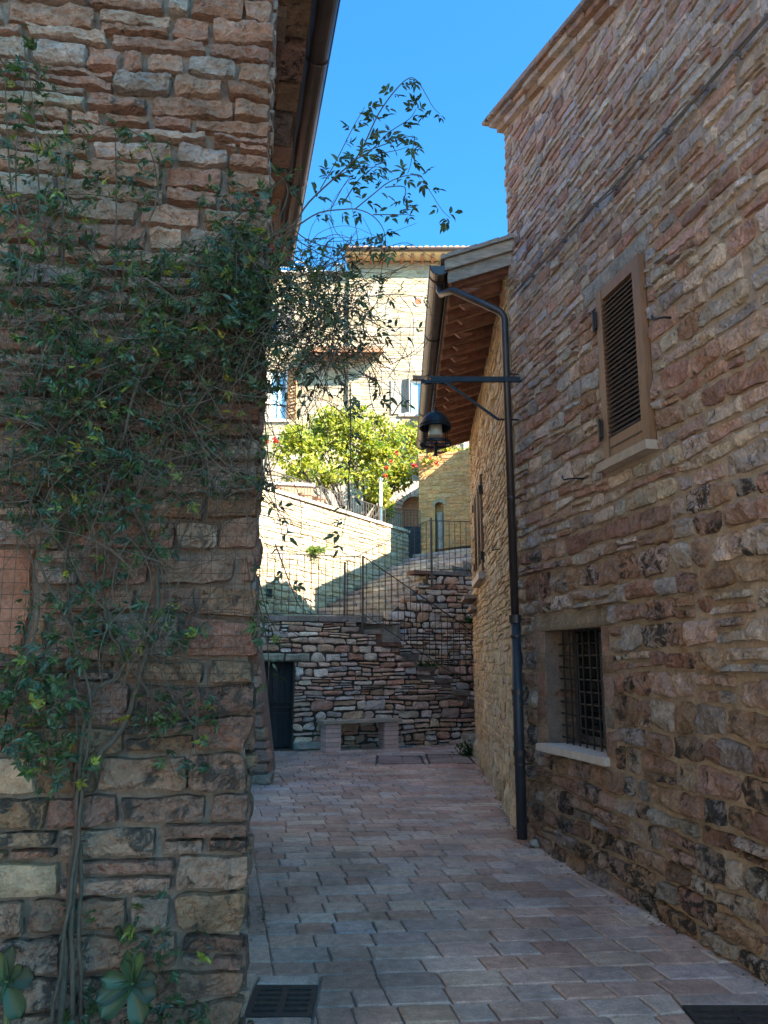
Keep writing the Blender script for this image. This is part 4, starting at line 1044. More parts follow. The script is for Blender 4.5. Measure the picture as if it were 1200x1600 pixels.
# plain neighbour wall seen between niche house and ochre house
nb_ = thing('stone_house', (3.4, 26, 4.5), 'grey stone house corner with white drainpipe just left of the ochre gutter end', 'house')
FN = Frame(1.95, 26, 1, .1)
mb = wall_body(FN, 0, 5, 4.3, 11.2, 4, tint=(.42, .36, .29, .2)); mb.build('wall', M['stone_c'], nb_)
q = layout(random.Random(131), 0, 2.5, 5, 11.1, lambda v: (.1, .2), lambda v: (.2, .6), wob=.05, seed=13); masonry('stone', nb_, FN, q, M['stone_c'], lambda r, u, v: pick(r, [1, 2, 3, 2], .05, (0, .4)), depth=.02, rough=.015, res=.15, limit=0, seed=132, rest='facade_stones')
one = MB(); one.tube([FN.p(.88, 4.5, .08), FN.p(.88, 11, .08)], .06, 8); one.build('drainpipe', M['white'], nb_)

# ------------------------------------------------------------------ bench
BF = Frame(-1.02, 14.02, 1, .45)
bench = thing('bench', BF.p(.65, 0, -.2), 'bench of a stone slab on two pale pink brick piers against the retaining wall', 'bench')
one = MB(); one.fbox(BF, -.06, 1.47, .475, .525, -.36, .04); one.build('seat', M['slab'], bench)
rng = random.Random(141)
for u in (0, 1.13):
    one = MB(); one.fbox(BF, u+.008, u+.272, 0, .472, -.29, -.008, (.5, .45, .42, 0)); leg = one.build('leg', M['brick'], bench)
    for k in range(6):
        t = rng.uniform(.85, 1.12); one = MB(); one.fbox(BF, u, u+.28, .004+k*.078, .004+k*.078+.068, -.295, 0, (t, t, t, 0)); one.build('brick', M['brick'], leg)

# ------------------------------------------------------------------ lantern on its bracket
LY = 7.12; lx = .495; lz = 3.9
lamp = thing('street_lantern', (lx, LY, 3.5), 'black bell-shaped street lantern hanging from an iron bracket by the downpipe', 'lantern')
armz = at(700, 592, LY).z
one = MB(); one.bar((1.36, 7.14, armz), (.45, LY, armz-.005), .035, .05); one.bar((.66, LY, armz-.03), (.36, LY, armz-.03), .02, .03); one.build('bracket_arm', M['iron'], lamp)
one = MB(); one.bar((.40, LY, armz+.005), (.28, LY, armz+.01), .045, .04, tint=(5, 3, 2.2, 0)); one.build('arm_end', M['rail'], lamp)
one = MB()
for s in (-1, 1): one.tube([(lx+.02, LY, armz), (lx+.0+s*.06, LY, armz+.04), (lx+s*.13, LY, armz+.015)], .006, 5)
one.tube([(lx-.1, LY, armz-.06), (lx, LY, armz-.02), (lx+.12, LY, armz-.07)], .006, 5); one.build('scroll', M['iron'], lamp)
one = MB(); b0 = at(782, 655, 7.15); one.bar((lx+.1, LY, armz-.03), (b0.x-.02, 7.16, b0.z), .02, .022); one.tube([(b0.x-.03, 7.16, b0.z), (1.36, 7.17, b0.z)], .009, 5); one.build('brace', M['iron'], lamp)
ztop = at(679, 644, LY).z; zrim = at(679, 667, LY).z; zring = at(679, 693, LY).z; zfin = at(679, 712, LY).z; R = .148
one = MB(); k = 0; z = armz-.04
while z > ztop+.02:
    one.torus((lx, LY, z), .011, .0035, 8, 4, axis='y' if k % 2 else 'z') if False else one.tube([(lx+.010*math.cos(a)*(1 if k % 2 else .2), LY+.010*math.cos(a)*(.2 if k % 2 else 1), z+.016*math.sin(a)) for a in [2*math.pi*i/8 for i in range(9)]], .0035, 4, cap=False)
    z -= .024; k += 1
one.build('chain', M['iron'], lamp)
one = MB(); H = ztop-zrim
prof = [(.012, H+.03), (.02, H+.012)] + [(R*math.sin(a), H*math.cos(a)) for a in [math.pi/2*i/9 for i in range(1, 10)]] + [(R+.012, -.012), (R+.004, -.02)]
prof += [(r-.008, z-.004) for r, z in reversed(prof[2:-2])]
one.lathe(prof, (lx, LY, zrim), 28); dome = one.build('dome', M['iron'], lamp, smooth=False)
one = MB(); one.torus((lx, LY, zrim+.02), R*.99, .008, 28, 6); one.build('dome_band', M['iron'], lamp)
one = MB(); one.lathe([(.0, -.005), (.062, -.005), (.068, -.12), (.062, -.135), (0, -.135)], (lx, LY, zrim+.04), 18); one.build('glass', M['frost'], lamp, smooth=True)
one = MB(); one.lathe([(R-.014, -.012), (R+.006, -.012), (R+.006, .012), (R-.014, .012), (R-.014, -.012)], (lx, LY, zring), 30); one.build('ring', M['iron'], lamp)
for i in range(4):
    a = math.pi/4+math.pi/2*i; one = MB(); one.tube([(lx+R*math.cos(a), LY+R*math.sin(a), zrim), (lx+R*math.cos(a), LY+R*math.sin(a), zring)], .005, 5); one.build('rod', M['iron'], lamp)
one = MB(); one.bar((lx, LY-R, zring), (lx, LY+R, zring), .014, .012); one.bar((lx-R, LY, zring), (lx+R, LY, zring), .014, .012)
one.tube([(lx, LY, zring+.02), (lx, LY, zring-.03), (lx, LY, zfin+.02), (lx, LY, zfin)], [.02, .014, .018, .024], 8); one.build('finial', M['iron'], lamp)

# ------------------------------------------------------------------ cable, hooks
rng = random.Random(151)
cab = MB(); P = RW.p
line = [(798, 468), (830, 432), (880, 378), (930, 322), (960, 295), (1000, 248), (1040, 207), (1100, 140), (1150, 85), (1200, 28), (1250, -30)]
for s in (0, 1):
    pts = []
    for i, (x, y) in enumerate(line):
        u, v = RW.hit(x, y, .07); pts.append(P(u, v+(.02*s)+rng.uniform(-.01, .01), .07))
    cab.tube(pts, .0065, 5)
co = tag(cab.build('wall_cable', M['cable']), 'pair of dark cables clipped diagonally across the upper right stone wall', 'cable')
for (x, y) in line[1:-1]:
    u, v = RW.hit(x, y, .06); one = MB(); one.fbox(RW, u-.005, u+.005, v-.006, v+.026, .03, .078); one.build('clip', M['cable'], co)
def hook(px, py, fr, label, L=.11):
    u, v = fr.hit(px, py); one = MB()
    pts = [fr.p(u, v, 0), fr.p(u, v, L*.5), fr.p(u-.01, v-.005, L*.8), fr.p(u-.03, v-.01, L), fr.p(u-.05, v+.005, L), fr.p(u-.055, v+.03, L)]
    one.tube(pts, .007, 6); return tag(one.build('iron_hook', M['iron']), label, 'hook', 'iron hooks in the walls')
hook(913, 748, RW, 'small iron hook in the right wall below the brown shutter', .16)
hook(1052, 497, RW, 'short iron hook in the stone wall beside the brown shutter', .12)
hook(784, 858, OW, 'curled iron hook in the ochre wall left of the downpipe', .1)

# ------------------------------------------------------------------ drain grates, covers, stone
def grate(x0, x1, y0, y1, label, cols, rows):
    t = thing('drain_grate', ((x0+x1)/2, (y0+y1)/2, -.03), label, 'grate', 'drain grates in the paving'); z0, z1 = -.03, .004
    one = MB(); one.box((x0, y0, -.09), (x1, y1, -.085), (.15, .15, .15, 0)); one.build('pit', M['dark'], t)
    one = MB(); b = .028
    one.box((x0, y0, z0), (x1, y0+b, z1)); one.box((x0, y1-b, z0), (x1, y1, z1)); one.box((x0, y0+b, z0), (x0+b, y1-b, z1)); one.box((x1-b, y0+b, z0), (x1, y1-b, z1)); one.build('frame', M['castiron'], t)
    iw = (x1-x0-2*b); ih = (y1-y0-2*b)
    for c in range(1, cols):
        x = x0+b+iw*c/cols; one = MB(); one.box((x-.016, y0+b, z0), (x+.016, y1-b, z1-.001)); one.build('spine', M['castiron'], t)
    for c in range(cols):
        xa = x0+b+iw*c/cols+(.017 if c else 0); xb = x0+b+iw*(c+1)/cols-(.017 if c < cols-1 else 0)
        for r in range(rows+1):
            y = y0+b+ih*r/rows; h = .014
            one = MB(); one.box((xa, max(y-h, y0+b), z0), (xb, min(y+h, y1-b), z1-.002)); one.build('bar', M['castiron'], t)
grate(*gL, 'cast iron drain grate at the foot of the vine-covered wall', 2, 5)
grate(*gR, 'cast iron drain grate near the foot of the right stone wall', 2, 5)
def cover(r, label, t):
    x0, x1, y0, y1 = r; o = thing('inspection_cover', ((x0+x1)/2, (y0+y1)/2, 0), label, 'cover', 'inspection covers in the paving')
    one = MB(); b = .022
    one.box((x0, y0, -.02), (x1, y0+b, .004)); one.box((x0, y1-b, -.02), (x1, y1, .004)); one.box((x0, y0+b, -.02), (x0+b, y1-b, .004)); one.box((x1-b, y0+b, -.02), (x1, y1-b, .004)); one.build('frame', M['castiron'], o)
    rr = random.Random(7)
    xm = (x0+x1)/2+.05
    for (a, c) in ((x0+b+.01, xm-.005), (xm+.005, x1-b-.01)):
        one = MB(); v, f, tt = slab_geo(rr, [Vector((a, y0+b+.008, 0)), Vector((c, y0+b+.008, 0)), Vector((c, y1-b-.008, 0)), Vector((a, y1-b-.008, 0))], t); one.add(v, f, tt); one.build('paving_slab', M['paving'], o)
cover(covL, 'framed inspection cover in the paving in front of the bench', (.33, .23, .21, .1))
cover(covR, 'framed inspection cover in the paving beside the ochre wall foot', (.36, .26, .22, .1))
pb = ground(838, 1324); one = MB()
one.lathe([(.0, 0), (.045, .004), (.06, .03), (.05, .055), (.02, .066), (0, .068)], (pb.x, pb.y, 0), 14, (.36, .31, .27, .1))
tag(one.build('pebble', M['paving'], smooth=True), 'loose rounded stone on the paving beside the downpipe foot', 'stone')

# ------------------------------------------------------------------ leaves
def leaf_at(mb, p, d, nrm, L, W, col, fold=.25, droop=.15):
    d = d.normalized(); s = d.cross(nrm)
    s = s.normalized() if s.length > 1e-5 else Vector((1, 0, 0)); n = s.cross(d)
    a = p; m1 = p+d*L*.35+n*L*.03; m2 = p+d*L*.7-n*L*droop*.4; e = p+d*L-n*L*droop
    V = [a, m1, m2, e, p+d*L*.3+s*W*.5+n*W*fold, p+d*L*.66+s*W*.38+n*W*fold-n*L*droop*.3, p+d*L*.3-s*W*.5+n*W*fold, p+d*L*.66-s*W*.38+n*W*fold-n*L*droop*.3]
    mb.add(V, [(0, 1, 4), (1, 2, 5, 4), (2, 3, 5), (0, 6, 1), (1, 6, 7, 2), (2, 7, 3)], col)
def rvec(r): 
    while True:
        v = Vector((r.uniform(-1, 1), r.uniform(-1, 1), r.uniform(-1, 1)))
        if .1 < v.length < 1: return v.normalized()
def cluster(mb, r, p, d, L, col, n=None):
    """compound jasmine leaf: pairs of pointed leaflets and a longer end leaflet"""
    d = (d+rvec(r)*.35).normalized(); n = n or r.choice((3, 5, 5, 7)); nrm = (Vector((0, -.6, .6))+rvec(r)*.8).normalized()
    s = d.cross(nrm).normalized(); k = (n-1)//2
    for i in range(k):
        q = p+d*L*(.25+.42*i/max(1, k-.5))
        for sg in (-1, 1): leaf_at(mb, q, d*.75+s*sg*r.uniform(.7, 1.1)+rvec(r)*.2, nrm+rvec(r)*.35, L*r.uniform(.48, .68), L*.24, col)
    leaf_at(mb, p+d*L*.6, d+rvec(r)*.2, nrm, L*r.uniform(.7, .9), L*.27, col)
GR = [(.032, .062, .024), (.022, .050, .020), (.040, .074, .024), (.018, .044, .026), (.034, .066, .048)]
YG = [(.16, .19, .03), (.12, .17, .035), (.20, .19, .03)]
def gcol(r, yel=.04):
    c = r.choice(YG if r.random() < yel else GR); k = r.uniform(.75, 1.3); return (c[0]*k, c[1]*k, c[2]*k, 0)

vine = thing('climbing_vine', LW.p(-.6, .1, .12), 'dark green climbing vine on the left wall, its shoots reaching over the alley', 'vine')
def on_left(px, py, off):                       # a point in front of the left wall, off metres towards the viewer
    u, v = LW.hit(px, py, off); return LW.p(u, v, off)
rng = random.Random(161)
fol = MB(); twigs = MB(); thin = MB()
TW = (1, 1, 1, 0)
def branch(pts, r0, r1, mb, n=5, jit=0.0):
    P_ = [Vector(p) for p in pts]; out = []
    for i in range(len(P_)-1):
        a, b = P_[i], P_[i+1]; p0 = P_[max(i-1, 0)]; p3 = P_[min(i+2, len(P_)-1)]
        for t in (0, .25, .5, .75):
            q = .5*((2*a)+(b-p0)*t+(2*p0-5*a+4*b-p3)*t*t+(3*a-p0-3*b+p3)*t**3); out.append(q+rvec(rng)*jit)
    out.append(P_[-1]); m = len(out)
    mb.tube(out, [r0+(r1-r0)*i/(m-1) for i in range(m)], n, TW); return out
# woody stems
stems = [
    ([(92, 1640), (100, 1520), (108, 1400), (122, 1270), (150, 1190), (190, 1140), (215, 1075), (232, 1000), (246, 940), (243, 880), (225, 830), (205, 790), (190, 700), (200, 600)], .0165, .008, .07),
    ([(112, 1640), (112, 1500), (118, 1330), (125, 1220), (134, 1120), (150, 1075), (185, 1060), (192, 1030), (172, 985), (160, 930), (165, 840), (150, 700), (120, 560)], .012, .006, .09),
    ([(128, 1640), (125, 1480), (128, 1350), (118, 1250), (122, 1120), (112, 1000), (104, 900), (110, 780), (100, 620)], .010, .005, .06),
    ([(75, 1640), (98, 1480), (120, 1340), (130, 1210), (140, 1080), (100, 960), (62, 880), (50, 760), (70, 600)], .009, .005, .11),
    ([(5, 1120), (40, 1040), (62, 960), (50, 880), (30, 800)], .006, .004, .12),
    ([(205, 790), (250, 700), (320, 620), (380, 520), (425, 420), (440, 360)], .009, .005, .12),
    ([(190, 700), (230, 560), (300, 470), (390, 400), (450, 350)], .008, .004, .18)]
for pts, r0, r1, off in stems:
    one = MB(); branch([on_left(x, y, off+.02*math.sin(i*1.9)) for i, (x, y) in enumerate(pts)], r0*.78, r1*.8, one, 8, .006); one.build('woody_stem', M['stem'], vine, smooth=True)
# leafy mass: (px, py, rx, ry, clusters, near, far)
blobs = [(60, 420, 95, 120, 150, .04, .28), (30, 600, 90, 160, 150, .04, .28), (190, 500, 110, 110, 190, .05, .3), (150, 640, 120, 110, 180, .04, .28), (300, 480, 110, 90, 210, .05, .32), (390, 430, 75, 80, 230, .06, .32),
         (400, 520, 45, 110, 120, .05, .25), (250, 640, 120, 110, 100, .04, .2), (330, 620, 80, 110, 70, .04, .2), (170, 760, 140, 55, 130, .04, .25), (60, 770, 80, 80, 60, .04, .2), (370, 755, 60, 20, 30, .05, .2), (170, 850, 110, 60, 50, .04, .18),
         (220, 985, 100, 45, 60, .04, .2), (100, 970, 80, 60, 40, .04, .2), (60, 1120, 75, 75, 130, .05, .3), (40, 1060, 60, 60, 50, .05, .28), (275, 1110, 70, 35, 32, .04, .15), (90, 1200, 60, 30, 30, .05, .2),
         (40, 200, 50, 150, 55, .04, .15), (110, 300, 60, 100, 60, .04, .2), (220, 260, 50, 60, 30, .04, .12), (360, 330, 70, 50, 45, .05, .2), (190, 1440, 90, 50, 14, .03, .1), (280, 1480, 60, 40, 10, .03, .1), (230, 1590, 130, 40, 40, .05, .2)]
for (cx, cy, rx, ry, n, o0, o1) in blobs:
    n = int(n*1.3)
    for _ in range(n):
        a, q = rng.uniform(0, 2*math.pi), math.sqrt(rng.random()); x, y = cx+rx*q*math.cos(a), cy+ry*q*math.sin(a)
        if x > 445: continue
        p = on_left(x, y, rng.uniform(o0, o1)); d = Vector((rng.uniform(-1, 1), -.35, rng.uniform(-.8, .7)))
        cluster(fol, rng, p, d, rng.choice((.7, .85, 1, 1.15))*rng.uniform(.036, .056), gcol(rng, .06))
# tangle of thin twigs through the mass
for _ in range(600):
    b = rng.choice(blobs[:14]); a, q = rng.uniform(0, 2*math.pi), math.sqrt(rng.random()); x, y = b[0]+b[2]*q*math.cos(a)*1.05, b[1]+b[3]*q*math.sin(a)
    ang = rng.uniform(0, 2*math.pi); L = rng.uniform(60, 190); off = rng.uniform(.04, .28); pts = []
    bend = rng.uniform(-.9, .9)
    for i in range(4):
        xx, yy = x+L*(i/3)*math.cos(ang+bend*i/3), y+L*(i/3)*math.sin(ang+bend*i/3)+14*(i/3)**2
        pts.append(on_left(min(xx, 470), yy, off+rng.uniform(-.03, .03)))
    branch(pts, .0022, .0012, thin, 3)
# upright shoots on the left
for pts in ([(45, 540), (30, 380), (25, 240), (40, 120), (35, 40)], [(60, 480), (62, 330), (55, 200), (45, 110)], [(100, 420), (100, 300), (120, 230), (185, 198), (235, 235), (250, 330)], [(180, 470), (182, 300), (180, 210)], [(20, 330), (12, 220), (8, 120)],
            [(330, 380), (380, 330), (430, 290), (455, 268)], [(190, 420), (240, 330), (250, 250)], [(420, 380), (450, 300), (430, 270)]):
    P_ = branch([on_left(x, y, .14) for x, y in pts], .004, .002, twigs, 4)
    for i, p in enumerate(P_[2:]):
        if i % 2 == 0: cluster(fol, rng, p, Vector((rng.choice((-1, 1))*rng.uniform(.4, 1), -.4, rng.uniform(-.3, .6))), rng.uniform(.042, .066), gcol(rng, .03), n=rng.choice((5, 5, 7)))
# shoots hanging down the lower wall
for pts in ([(235, 1080), (248, 1130), (262, 1180), (275, 1215)], [(280, 1080), (300, 1140), (310, 1200)], [(315, 1090), (330, 1140), (332, 1210)], [(60, 1100), (75, 1180), (95, 1260)], [(385, 870), (400, 960), (420, 1010)], [(290, 540), (300, 620), (298, 680)]):
    P_ = branch([on_left(min(x, 420), y, .08) for x, y in pts], .003, .0012, twigs, 4)
    for i, p in enumerate(P_): 
        if i % 2: cluster(fol, rng, p, Vector((rng.choice((-1, 1)), -.4, -.3)), rng.uniform(.04, .06), gcol(rng, .5 if pts[0][0] == 290 else .06))
# shoots reaching over the alley
def over(zx, zy): return (410+zx*.2667, 90+zy*.2667)
def v1(zx, zy): return (400+zx*.25, 380+zy*.25)
sky_b = [
    [(60, 1040), (180, 980), (270, 850), (440, 690), (540, 600), (600, 500), (680, 330), (780, 190), (860, 120), (910, 140), (960, 220), (1000, 290), (1040, 330)],
    [(100, 1060), (200, 990), (330, 910), (470, 890), (560, 890), (650, 930), (710, 1010), (725, 1120)],
    [(540, 600), (640, 540), (740, 440), (860, 360), (900, 300)], [(340, 770), (430, 610), (520, 430), (570, 340), (600, 290)], [(580, 580), (700, 560), (800, 540), (860, 520)],
    [(580, 560), (740, 500), (880, 460), (885, 500), (870, 620), (850, 680)], [(540, 890), (650, 800), (740, 730), (850, 690), (930, 700), (980, 780), (1050, 890), (1100, 940)],
    [(470, 860), (560, 720), (640, 650), (700, 610)], [(400, 890), (470, 760), (520, 690)], [(650, 920), (760, 920), (860, 920)], [(720, 760), (835, 760), (830, 860), (900, 880)], [(440, 690), (560, 650), (680, 640)],
    [(180, 1000), (250, 1060), (380, 1110), (520, 1120), (650, 1110), (780, 1130)], [(160, 1040), (300, 1130), (420, 1180), (560, 1150), (720, 1180)]]
for bi, pts in enumerate(sky_b):
    Y0 = 2.85+rng.uniform(-.12, .12); dy = rng.uniform(-.25, .25)
    P_ = [at(*over(x, y), Y0+dy*i/len(pts)) for i, (x, y) in enumerate(pts)]
    S = branch(P_, .0042 if bi < 2 else .0026, .0012, twigs, 4)
    acc = 0; nxt = .08 if bi < 2 else .04
    for i in range(1, len(S)):
        acc += (S[i]-S[i-1]).length
        if acc > nxt:
            acc = 0; nxt = rng.uniform(.035, .07); t = (S[i]-S[i-1]).normalized()
            if bi < 2 and i < 6: continue
            for sg in rng.choice(((-1,), (1,), (-1, 1))):
                sd = Vector((t.z, 0, -t.x))*sg; cluster(fol, rng, S[i], t*.5+sd*.8, rng.uniform(.045, .068), gcol(rng, .0), n=rng.choice((3, 5, 5)))
    cluster(fol, rng, S[-1], S[-1]-S[-3], .055, gcol(rng, 0), n=5)
# tangle in front of the far houses
tang = [[v1(*p) for p in L] for L in (
    [(100, 330), (400, 320), (700, 330), (860, 320), (1000, 330), (1070, 340)], [(150, 560), (400, 600), (620, 590), (760, 580), (900, 575), (1010, 575)], [(200, 640), (500, 700), (700, 690), (830, 680)],
    [(545, 740), (560, 850), (550, 1000), (620, 1060), (740, 1090), (860, 1040)], [(700, 720), (770, 900), (760, 980)], [(330, 700), (310, 820), (330, 960)], [(600, 420), (740, 500), (800, 530), (830, 545)],
    [(100, 150), (330, 250), (560, 120), (700, 40)], [(300, 700), (420, 900), (400, 980)], [(850, 1080), (900, 1000), (920, 980)], [(640, 800), (760, 870), (800, 980)], [(200, 60), (420, 190), (600, 240), (760, 200)])]
tang += [[(440, 460), (470, 430), (520, 425), (560, 440), (580, 480)], [(430, 560), (450, 600), (480, 640)], [(547, 600), (548, 700), (545, 745), (543, 790), (535, 832), (534, 852)],
         [(412, 640), (420, 720), (430, 780), (440, 830), (442, 862)], [(408, 700), (415, 760), (436, 800), (450, 812)], [(404, 900), (412, 940), (425, 975), (440, 990)], [(400, 930), (415, 990), (420, 1040), (418, 1075)], [(430, 850), (460, 930), (470, 950)]]
for ti, pts in enumerate(tang):
    Y0 = 2.9+rng.uniform(-.15, .15); S = branch([at(x, y, Y0+.02*i) for i, (x, y) in enumerate(pts)], .0028, .0011, twigs, 4); acc = 0
    for i in range(1, len(S)):
        acc += (S[i]-S[i-1]).length
        if acc > .042:
            acc = 0; t = (S[i]-S[i-1]).normalized(); sd = Vector((t.z, 0, -t.x))*rng.choice((-1, 1))
            cluster(fol, rng, S[i], t*.5+sd*.7, rng.uniform(.04, .062), gcol(rng, .03), n=rng.choice((3, 3, 5)))
for _ in range(420):                              # fine tangle
    x, y = rng.gauss(495, 45), rng.gauss(500, 55)
    if not 425 < x < 640: continue
    ang = rng.uniform(0, 2*math.pi); L = rng.uniform(40, 150); bend = rng.uniform(-1.4, 1.4); Y0 = 2.9+rng.uniform(-.25, .25)
    branch([at(x+L*i/3*math.cos(ang+bend*i/3), y+L*i/3*math.sin(ang+bend*i/3)+16*(i/3)**2, Y0) for i in range(4)], .0019, .0009, thin, 3)
for _ in range(430):
    x, y = rng.gauss(490, 48), rng.gauss(480, 62)
    if not 425 < x < 600 or y < 395: continue
    cluster(fol, rng, at(x, y, 2.9+rng.uniform(-.25, .25)), Vector((rng.uniform(-1, 1), -.2, rng.uniform(-.8, .8))), rng.uniform(.034, .058), gcol(rng, .02), n=rng.choice((3, 3, 5)))
for pts in ([v1(900, 330), v1(980, 450), v1(975, 650), v1(940, 900)], [v1(700, 600), v1(850, 650), v1(990, 800), v1(1000, 900)], [v1(780, 750), v1(860, 800), v1(890, 870)], [v1(760, 760), v1(900, 800), v1(1050, 800)], [over(725, 1110), over(850, 1085), over(960, 1150), over(1010, 1180)],
            [v1(500, 0), v1(640, 160), v1(700, 330), v1(690, 560)], [v1(810, 0), v1(780, 200), v1(750, 460)], [v1(520, 760), v1(600, 1000)], [v1(420, 760), v1(330, 1000), v1(250, 1180)]):
    branch([at(x, y, 2.85) for x, y in pts], .0018, .001, thin, 3)
twigs.build('shoots', M['stem'], vine, kind='stuff'); thin.build('fine_twigs', M['stem'], vine, kind='stuff'); fol.build('foliage', M['leaf'], vine, kind='stuff')

# rusty wire mesh on the wall
mesh_o = thing('wire_trellis', LW.p(-.6, 1.35, .05), 'rusty square wire mesh fixed to the left wall behind the vine', 'trellis')
rng = random.Random(171); u = -1.16
while u < -.0:
    one = MB(); one.tube([LW.p(u+rng.uniform(-.006, .006), 1.36+(2.95-1.36)*i/5, .062+.012*math.sin(i*1.3+u*9)) for i in range(6)], .0014, 3, cap=False); one.build('wire', M['wire'], mesh_o); u += .042
v = 1.36
while v < 2.95:
    one = MB(); one.tube([LW.p(-1.18+1.16*i/6, v+rng.uniform(-.005, .005), .065+.012*math.sin(i*1.1+v*7)) for i in range(7)], .0014, 3, cap=False); one.build('wire', M['wire'], mesh_o); v += .047

# fleshy plants in the bottom corner, on a stone trough
trough = MB(); trough.fbox(LW, -1.5, -.22, 0, .30, .05, .42, (.26, .21, .17, .5))
tr = tag(trough.build('plant_trough', M['stone_l']), 'low stone trough holding the fleshy plants at the bottom left corner', 'trough')
one = MB(); one.fbox(LW, -1.46, -.26, .302, .33, .09, .38); one.build('soil', M['soil'], tr)
def fleshy(px, py, label, seed, leaves):
    r = random.Random(seed); c = on_left(px, py, .24); b = Vector((c.x, c.y, .33)); t = thing('fleshy_plant', b, label, 'plant', 'fleshy plants at the wall foot')
    one = MB(); one.tube([b, b.lerp(c, .5)+Vector((.01, 0, 0)), c], [.016, .013, .01], 7); one.build('stem', plain_mat('green_stem', (.06, .08, .035), .6), t)
    for (ang, el, L, W, col) in leaves:
        L *= .8; W *= .8; one = MB(); d = Vector((math.cos(ang)*math.cos(el), -.45, math.sin(ang)*math.cos(el)+.25)).normalized(); s = d.cross(Vector((0, -1, .3))).normalized(); n = s.cross(d); V, Fc = [], []
        rows = 8; cols_ = 4
        for i in range(rows+1):
            f = i/rows; wd = W*1.15*(.16+.84*f**.75)*max(0.0, 1-f**5)**.5
            for j in range(-cols_//2, cols_//2+1):
                x = j/(cols_/2); V.append(c+d*L*f + s*wd*.5*x + n*(abs(x)**2*W*.16 - f*f*L*.12))
        m = cols_+1
        for i in range(rows):
            for j in range(cols_): Fc.append((i*m+j, i*m+j+1, (i+1)*m+j+1, (i+1)*m+j))
        one.add(V, Fc, (*col, 0)); one.build('leaf', M['fleshy'], t, smooth=True)
M['fleshy'] = leaf_mat('fleshy_leaf', .5, .12)
G1, G2, G3 = (.014, .036, .013), (.013, .030, .020), (.03, .058, .016)
fleshy(208, 1535, 'fleshy green rosette plant at the foot of the vine stems', 1, [(1.75, .1, .14, .055, G1), (1.2, .2, .14, .05, G3), (2.0, .5, .11, .05, G1), (.1, .2, .12, .07, G2), (-.5, .1, .13, .09, G2), (3.1, .2, .13, .08, G1), (-2.2, 0, .16, .10, G1), (-1.2, 0, .16, .10, G1), (3.7, .1, .15, .08, G2), (.7, .4, .1, .05, G2)])
fleshy(12, 1532, 'broad-leaved fleshy plant cut by the lower left picture edge', 2, [(1.35, .1, .15, .06, G2), (1.9, .2, .13, .06, G3), (.0, .1, .14, .085, G2), (-1.0, 0, .16, .10, G1), (3.2, .1, .12, .08, G1), (-2.0, 0, .15, .10, G1), (.6, .4, .1, .05, G1)])

# ------------------------------------------------------------------ shrubs and weeds
def crown(mb, r, c, rad, n, L, cols, flat=1.0):
    lobes = [(Vector((r.gauss(0, .45)*rad[0], r.gauss(0, .4)*rad[1], r.gauss(0, .45)*rad[2])), r.uniform(.3, .55)) for _ in range(14)]
    for _ in range(n):
        o, s = r.choice(lobes); v = rvec(r)*(r.random()**.45); p = Vector(c)+o+Vector((v.x*rad[0], v.y*rad[1], v.z*rad[2]))*s
        col = r.choice(cols); k = r.uniform(.7, 1.25); leaf_at(mb, p, rvec(r)+Vector((0, -.3, -.2)), rvec(r)+Vector((.4, -.5, .6)), L*r.uniform(.7, 1.3), L*.6, (col[0]*k, col[1]*k, col[2]*k, 0))
YL = [(.27, .26, .03), (.33, .30, .035), (.19, .22, .03), (.36, .31, .05), (.12, .17, .03)]
def shrub(name, label, base, blobs_, cols, L, seed, cat='shrub', flowers=()):
    r = random.Random(seed); t = thing(name, base, label, cat)
    one = MB()
    for b in blobs_:
        c = Vector(b[0]); bb = Vector(base); one.tube([bb+rvec(r)*.08, bb.lerp(c, .4)+rvec(r)*.2, bb.lerp(c, .75)+rvec(r)*.2, c], [.06, .045, .03, .012], 6)
        for _ in range(9):
            e = c+Vector((r.uniform(-1, 1)*b[1][0], r.uniform(-1, 1)*b[1][1], r.uniform(-1, 1)*b[1][2]))*.8; one.tube([bb.lerp(c, r.uniform(.5, 1)), c.lerp(e, .5)+rvec(r)*.1, e], [.018, .011, .005], 4)
    one.build('trunk', M['stem'], t)
    mb = MB()
    for b in blobs_: crown(mb, r, b[0], b[1], b[2], L, cols)
    mb.build('crown', M['leaf2'], t, kind='stuff')
    for (p, s, col) in flowers:
        one = MB()
        for i in range(7): leaf_at(one, Vector(p), rvec(r)+Vector((0, -.4, .2)), rvec(r), s, s*.8, col)
        one.build('flower', M['flower'], t)
Yc = 21.5
bl = []
for (px, py, rx, ry, n, yo) in ((470, 700, 38, 45, 1000, -1.4), (500, 680, 48, 38, 1200, -.6), (540, 670, 50, 30, 1100, -.3), (560, 715, 55, 48, 1600, -.4), (600, 690, 40, 42, 1000, .2), (625, 740, 28, 30, 600, .6), (585, 770, 25, 28, 500, .2), (600, 800, 13, 14, 200, 0), (640, 700, 30, 42, 500, 1.4), (470, 735, 30, 22, 400, -1.6), (520, 745, 45, 20, 600, -.8)):
    p = at(px, py, Yc+yo); s = (Yc+yo)/1180; bl.append((tuple(p), (rx*s*1.0, rx*s*.9, ry*s*1.0), n))
RED = (.5, .03, .03, 0)
fl = [(at(x, y, 20.3+yo), .085, RED) for (x, y, yo) in ((612, 722, .3), (604, 731, .3), (619, 708, .4), (602, 744, .2), (690, 999, 0)) if y < 900]
shrub('flowering_shrub', 'big yellow-green sunlit shrub above the terrace wall railing', (-.75, 21.2, 4.85), bl, YL, .135, 181, flowers=fl)
bl = []
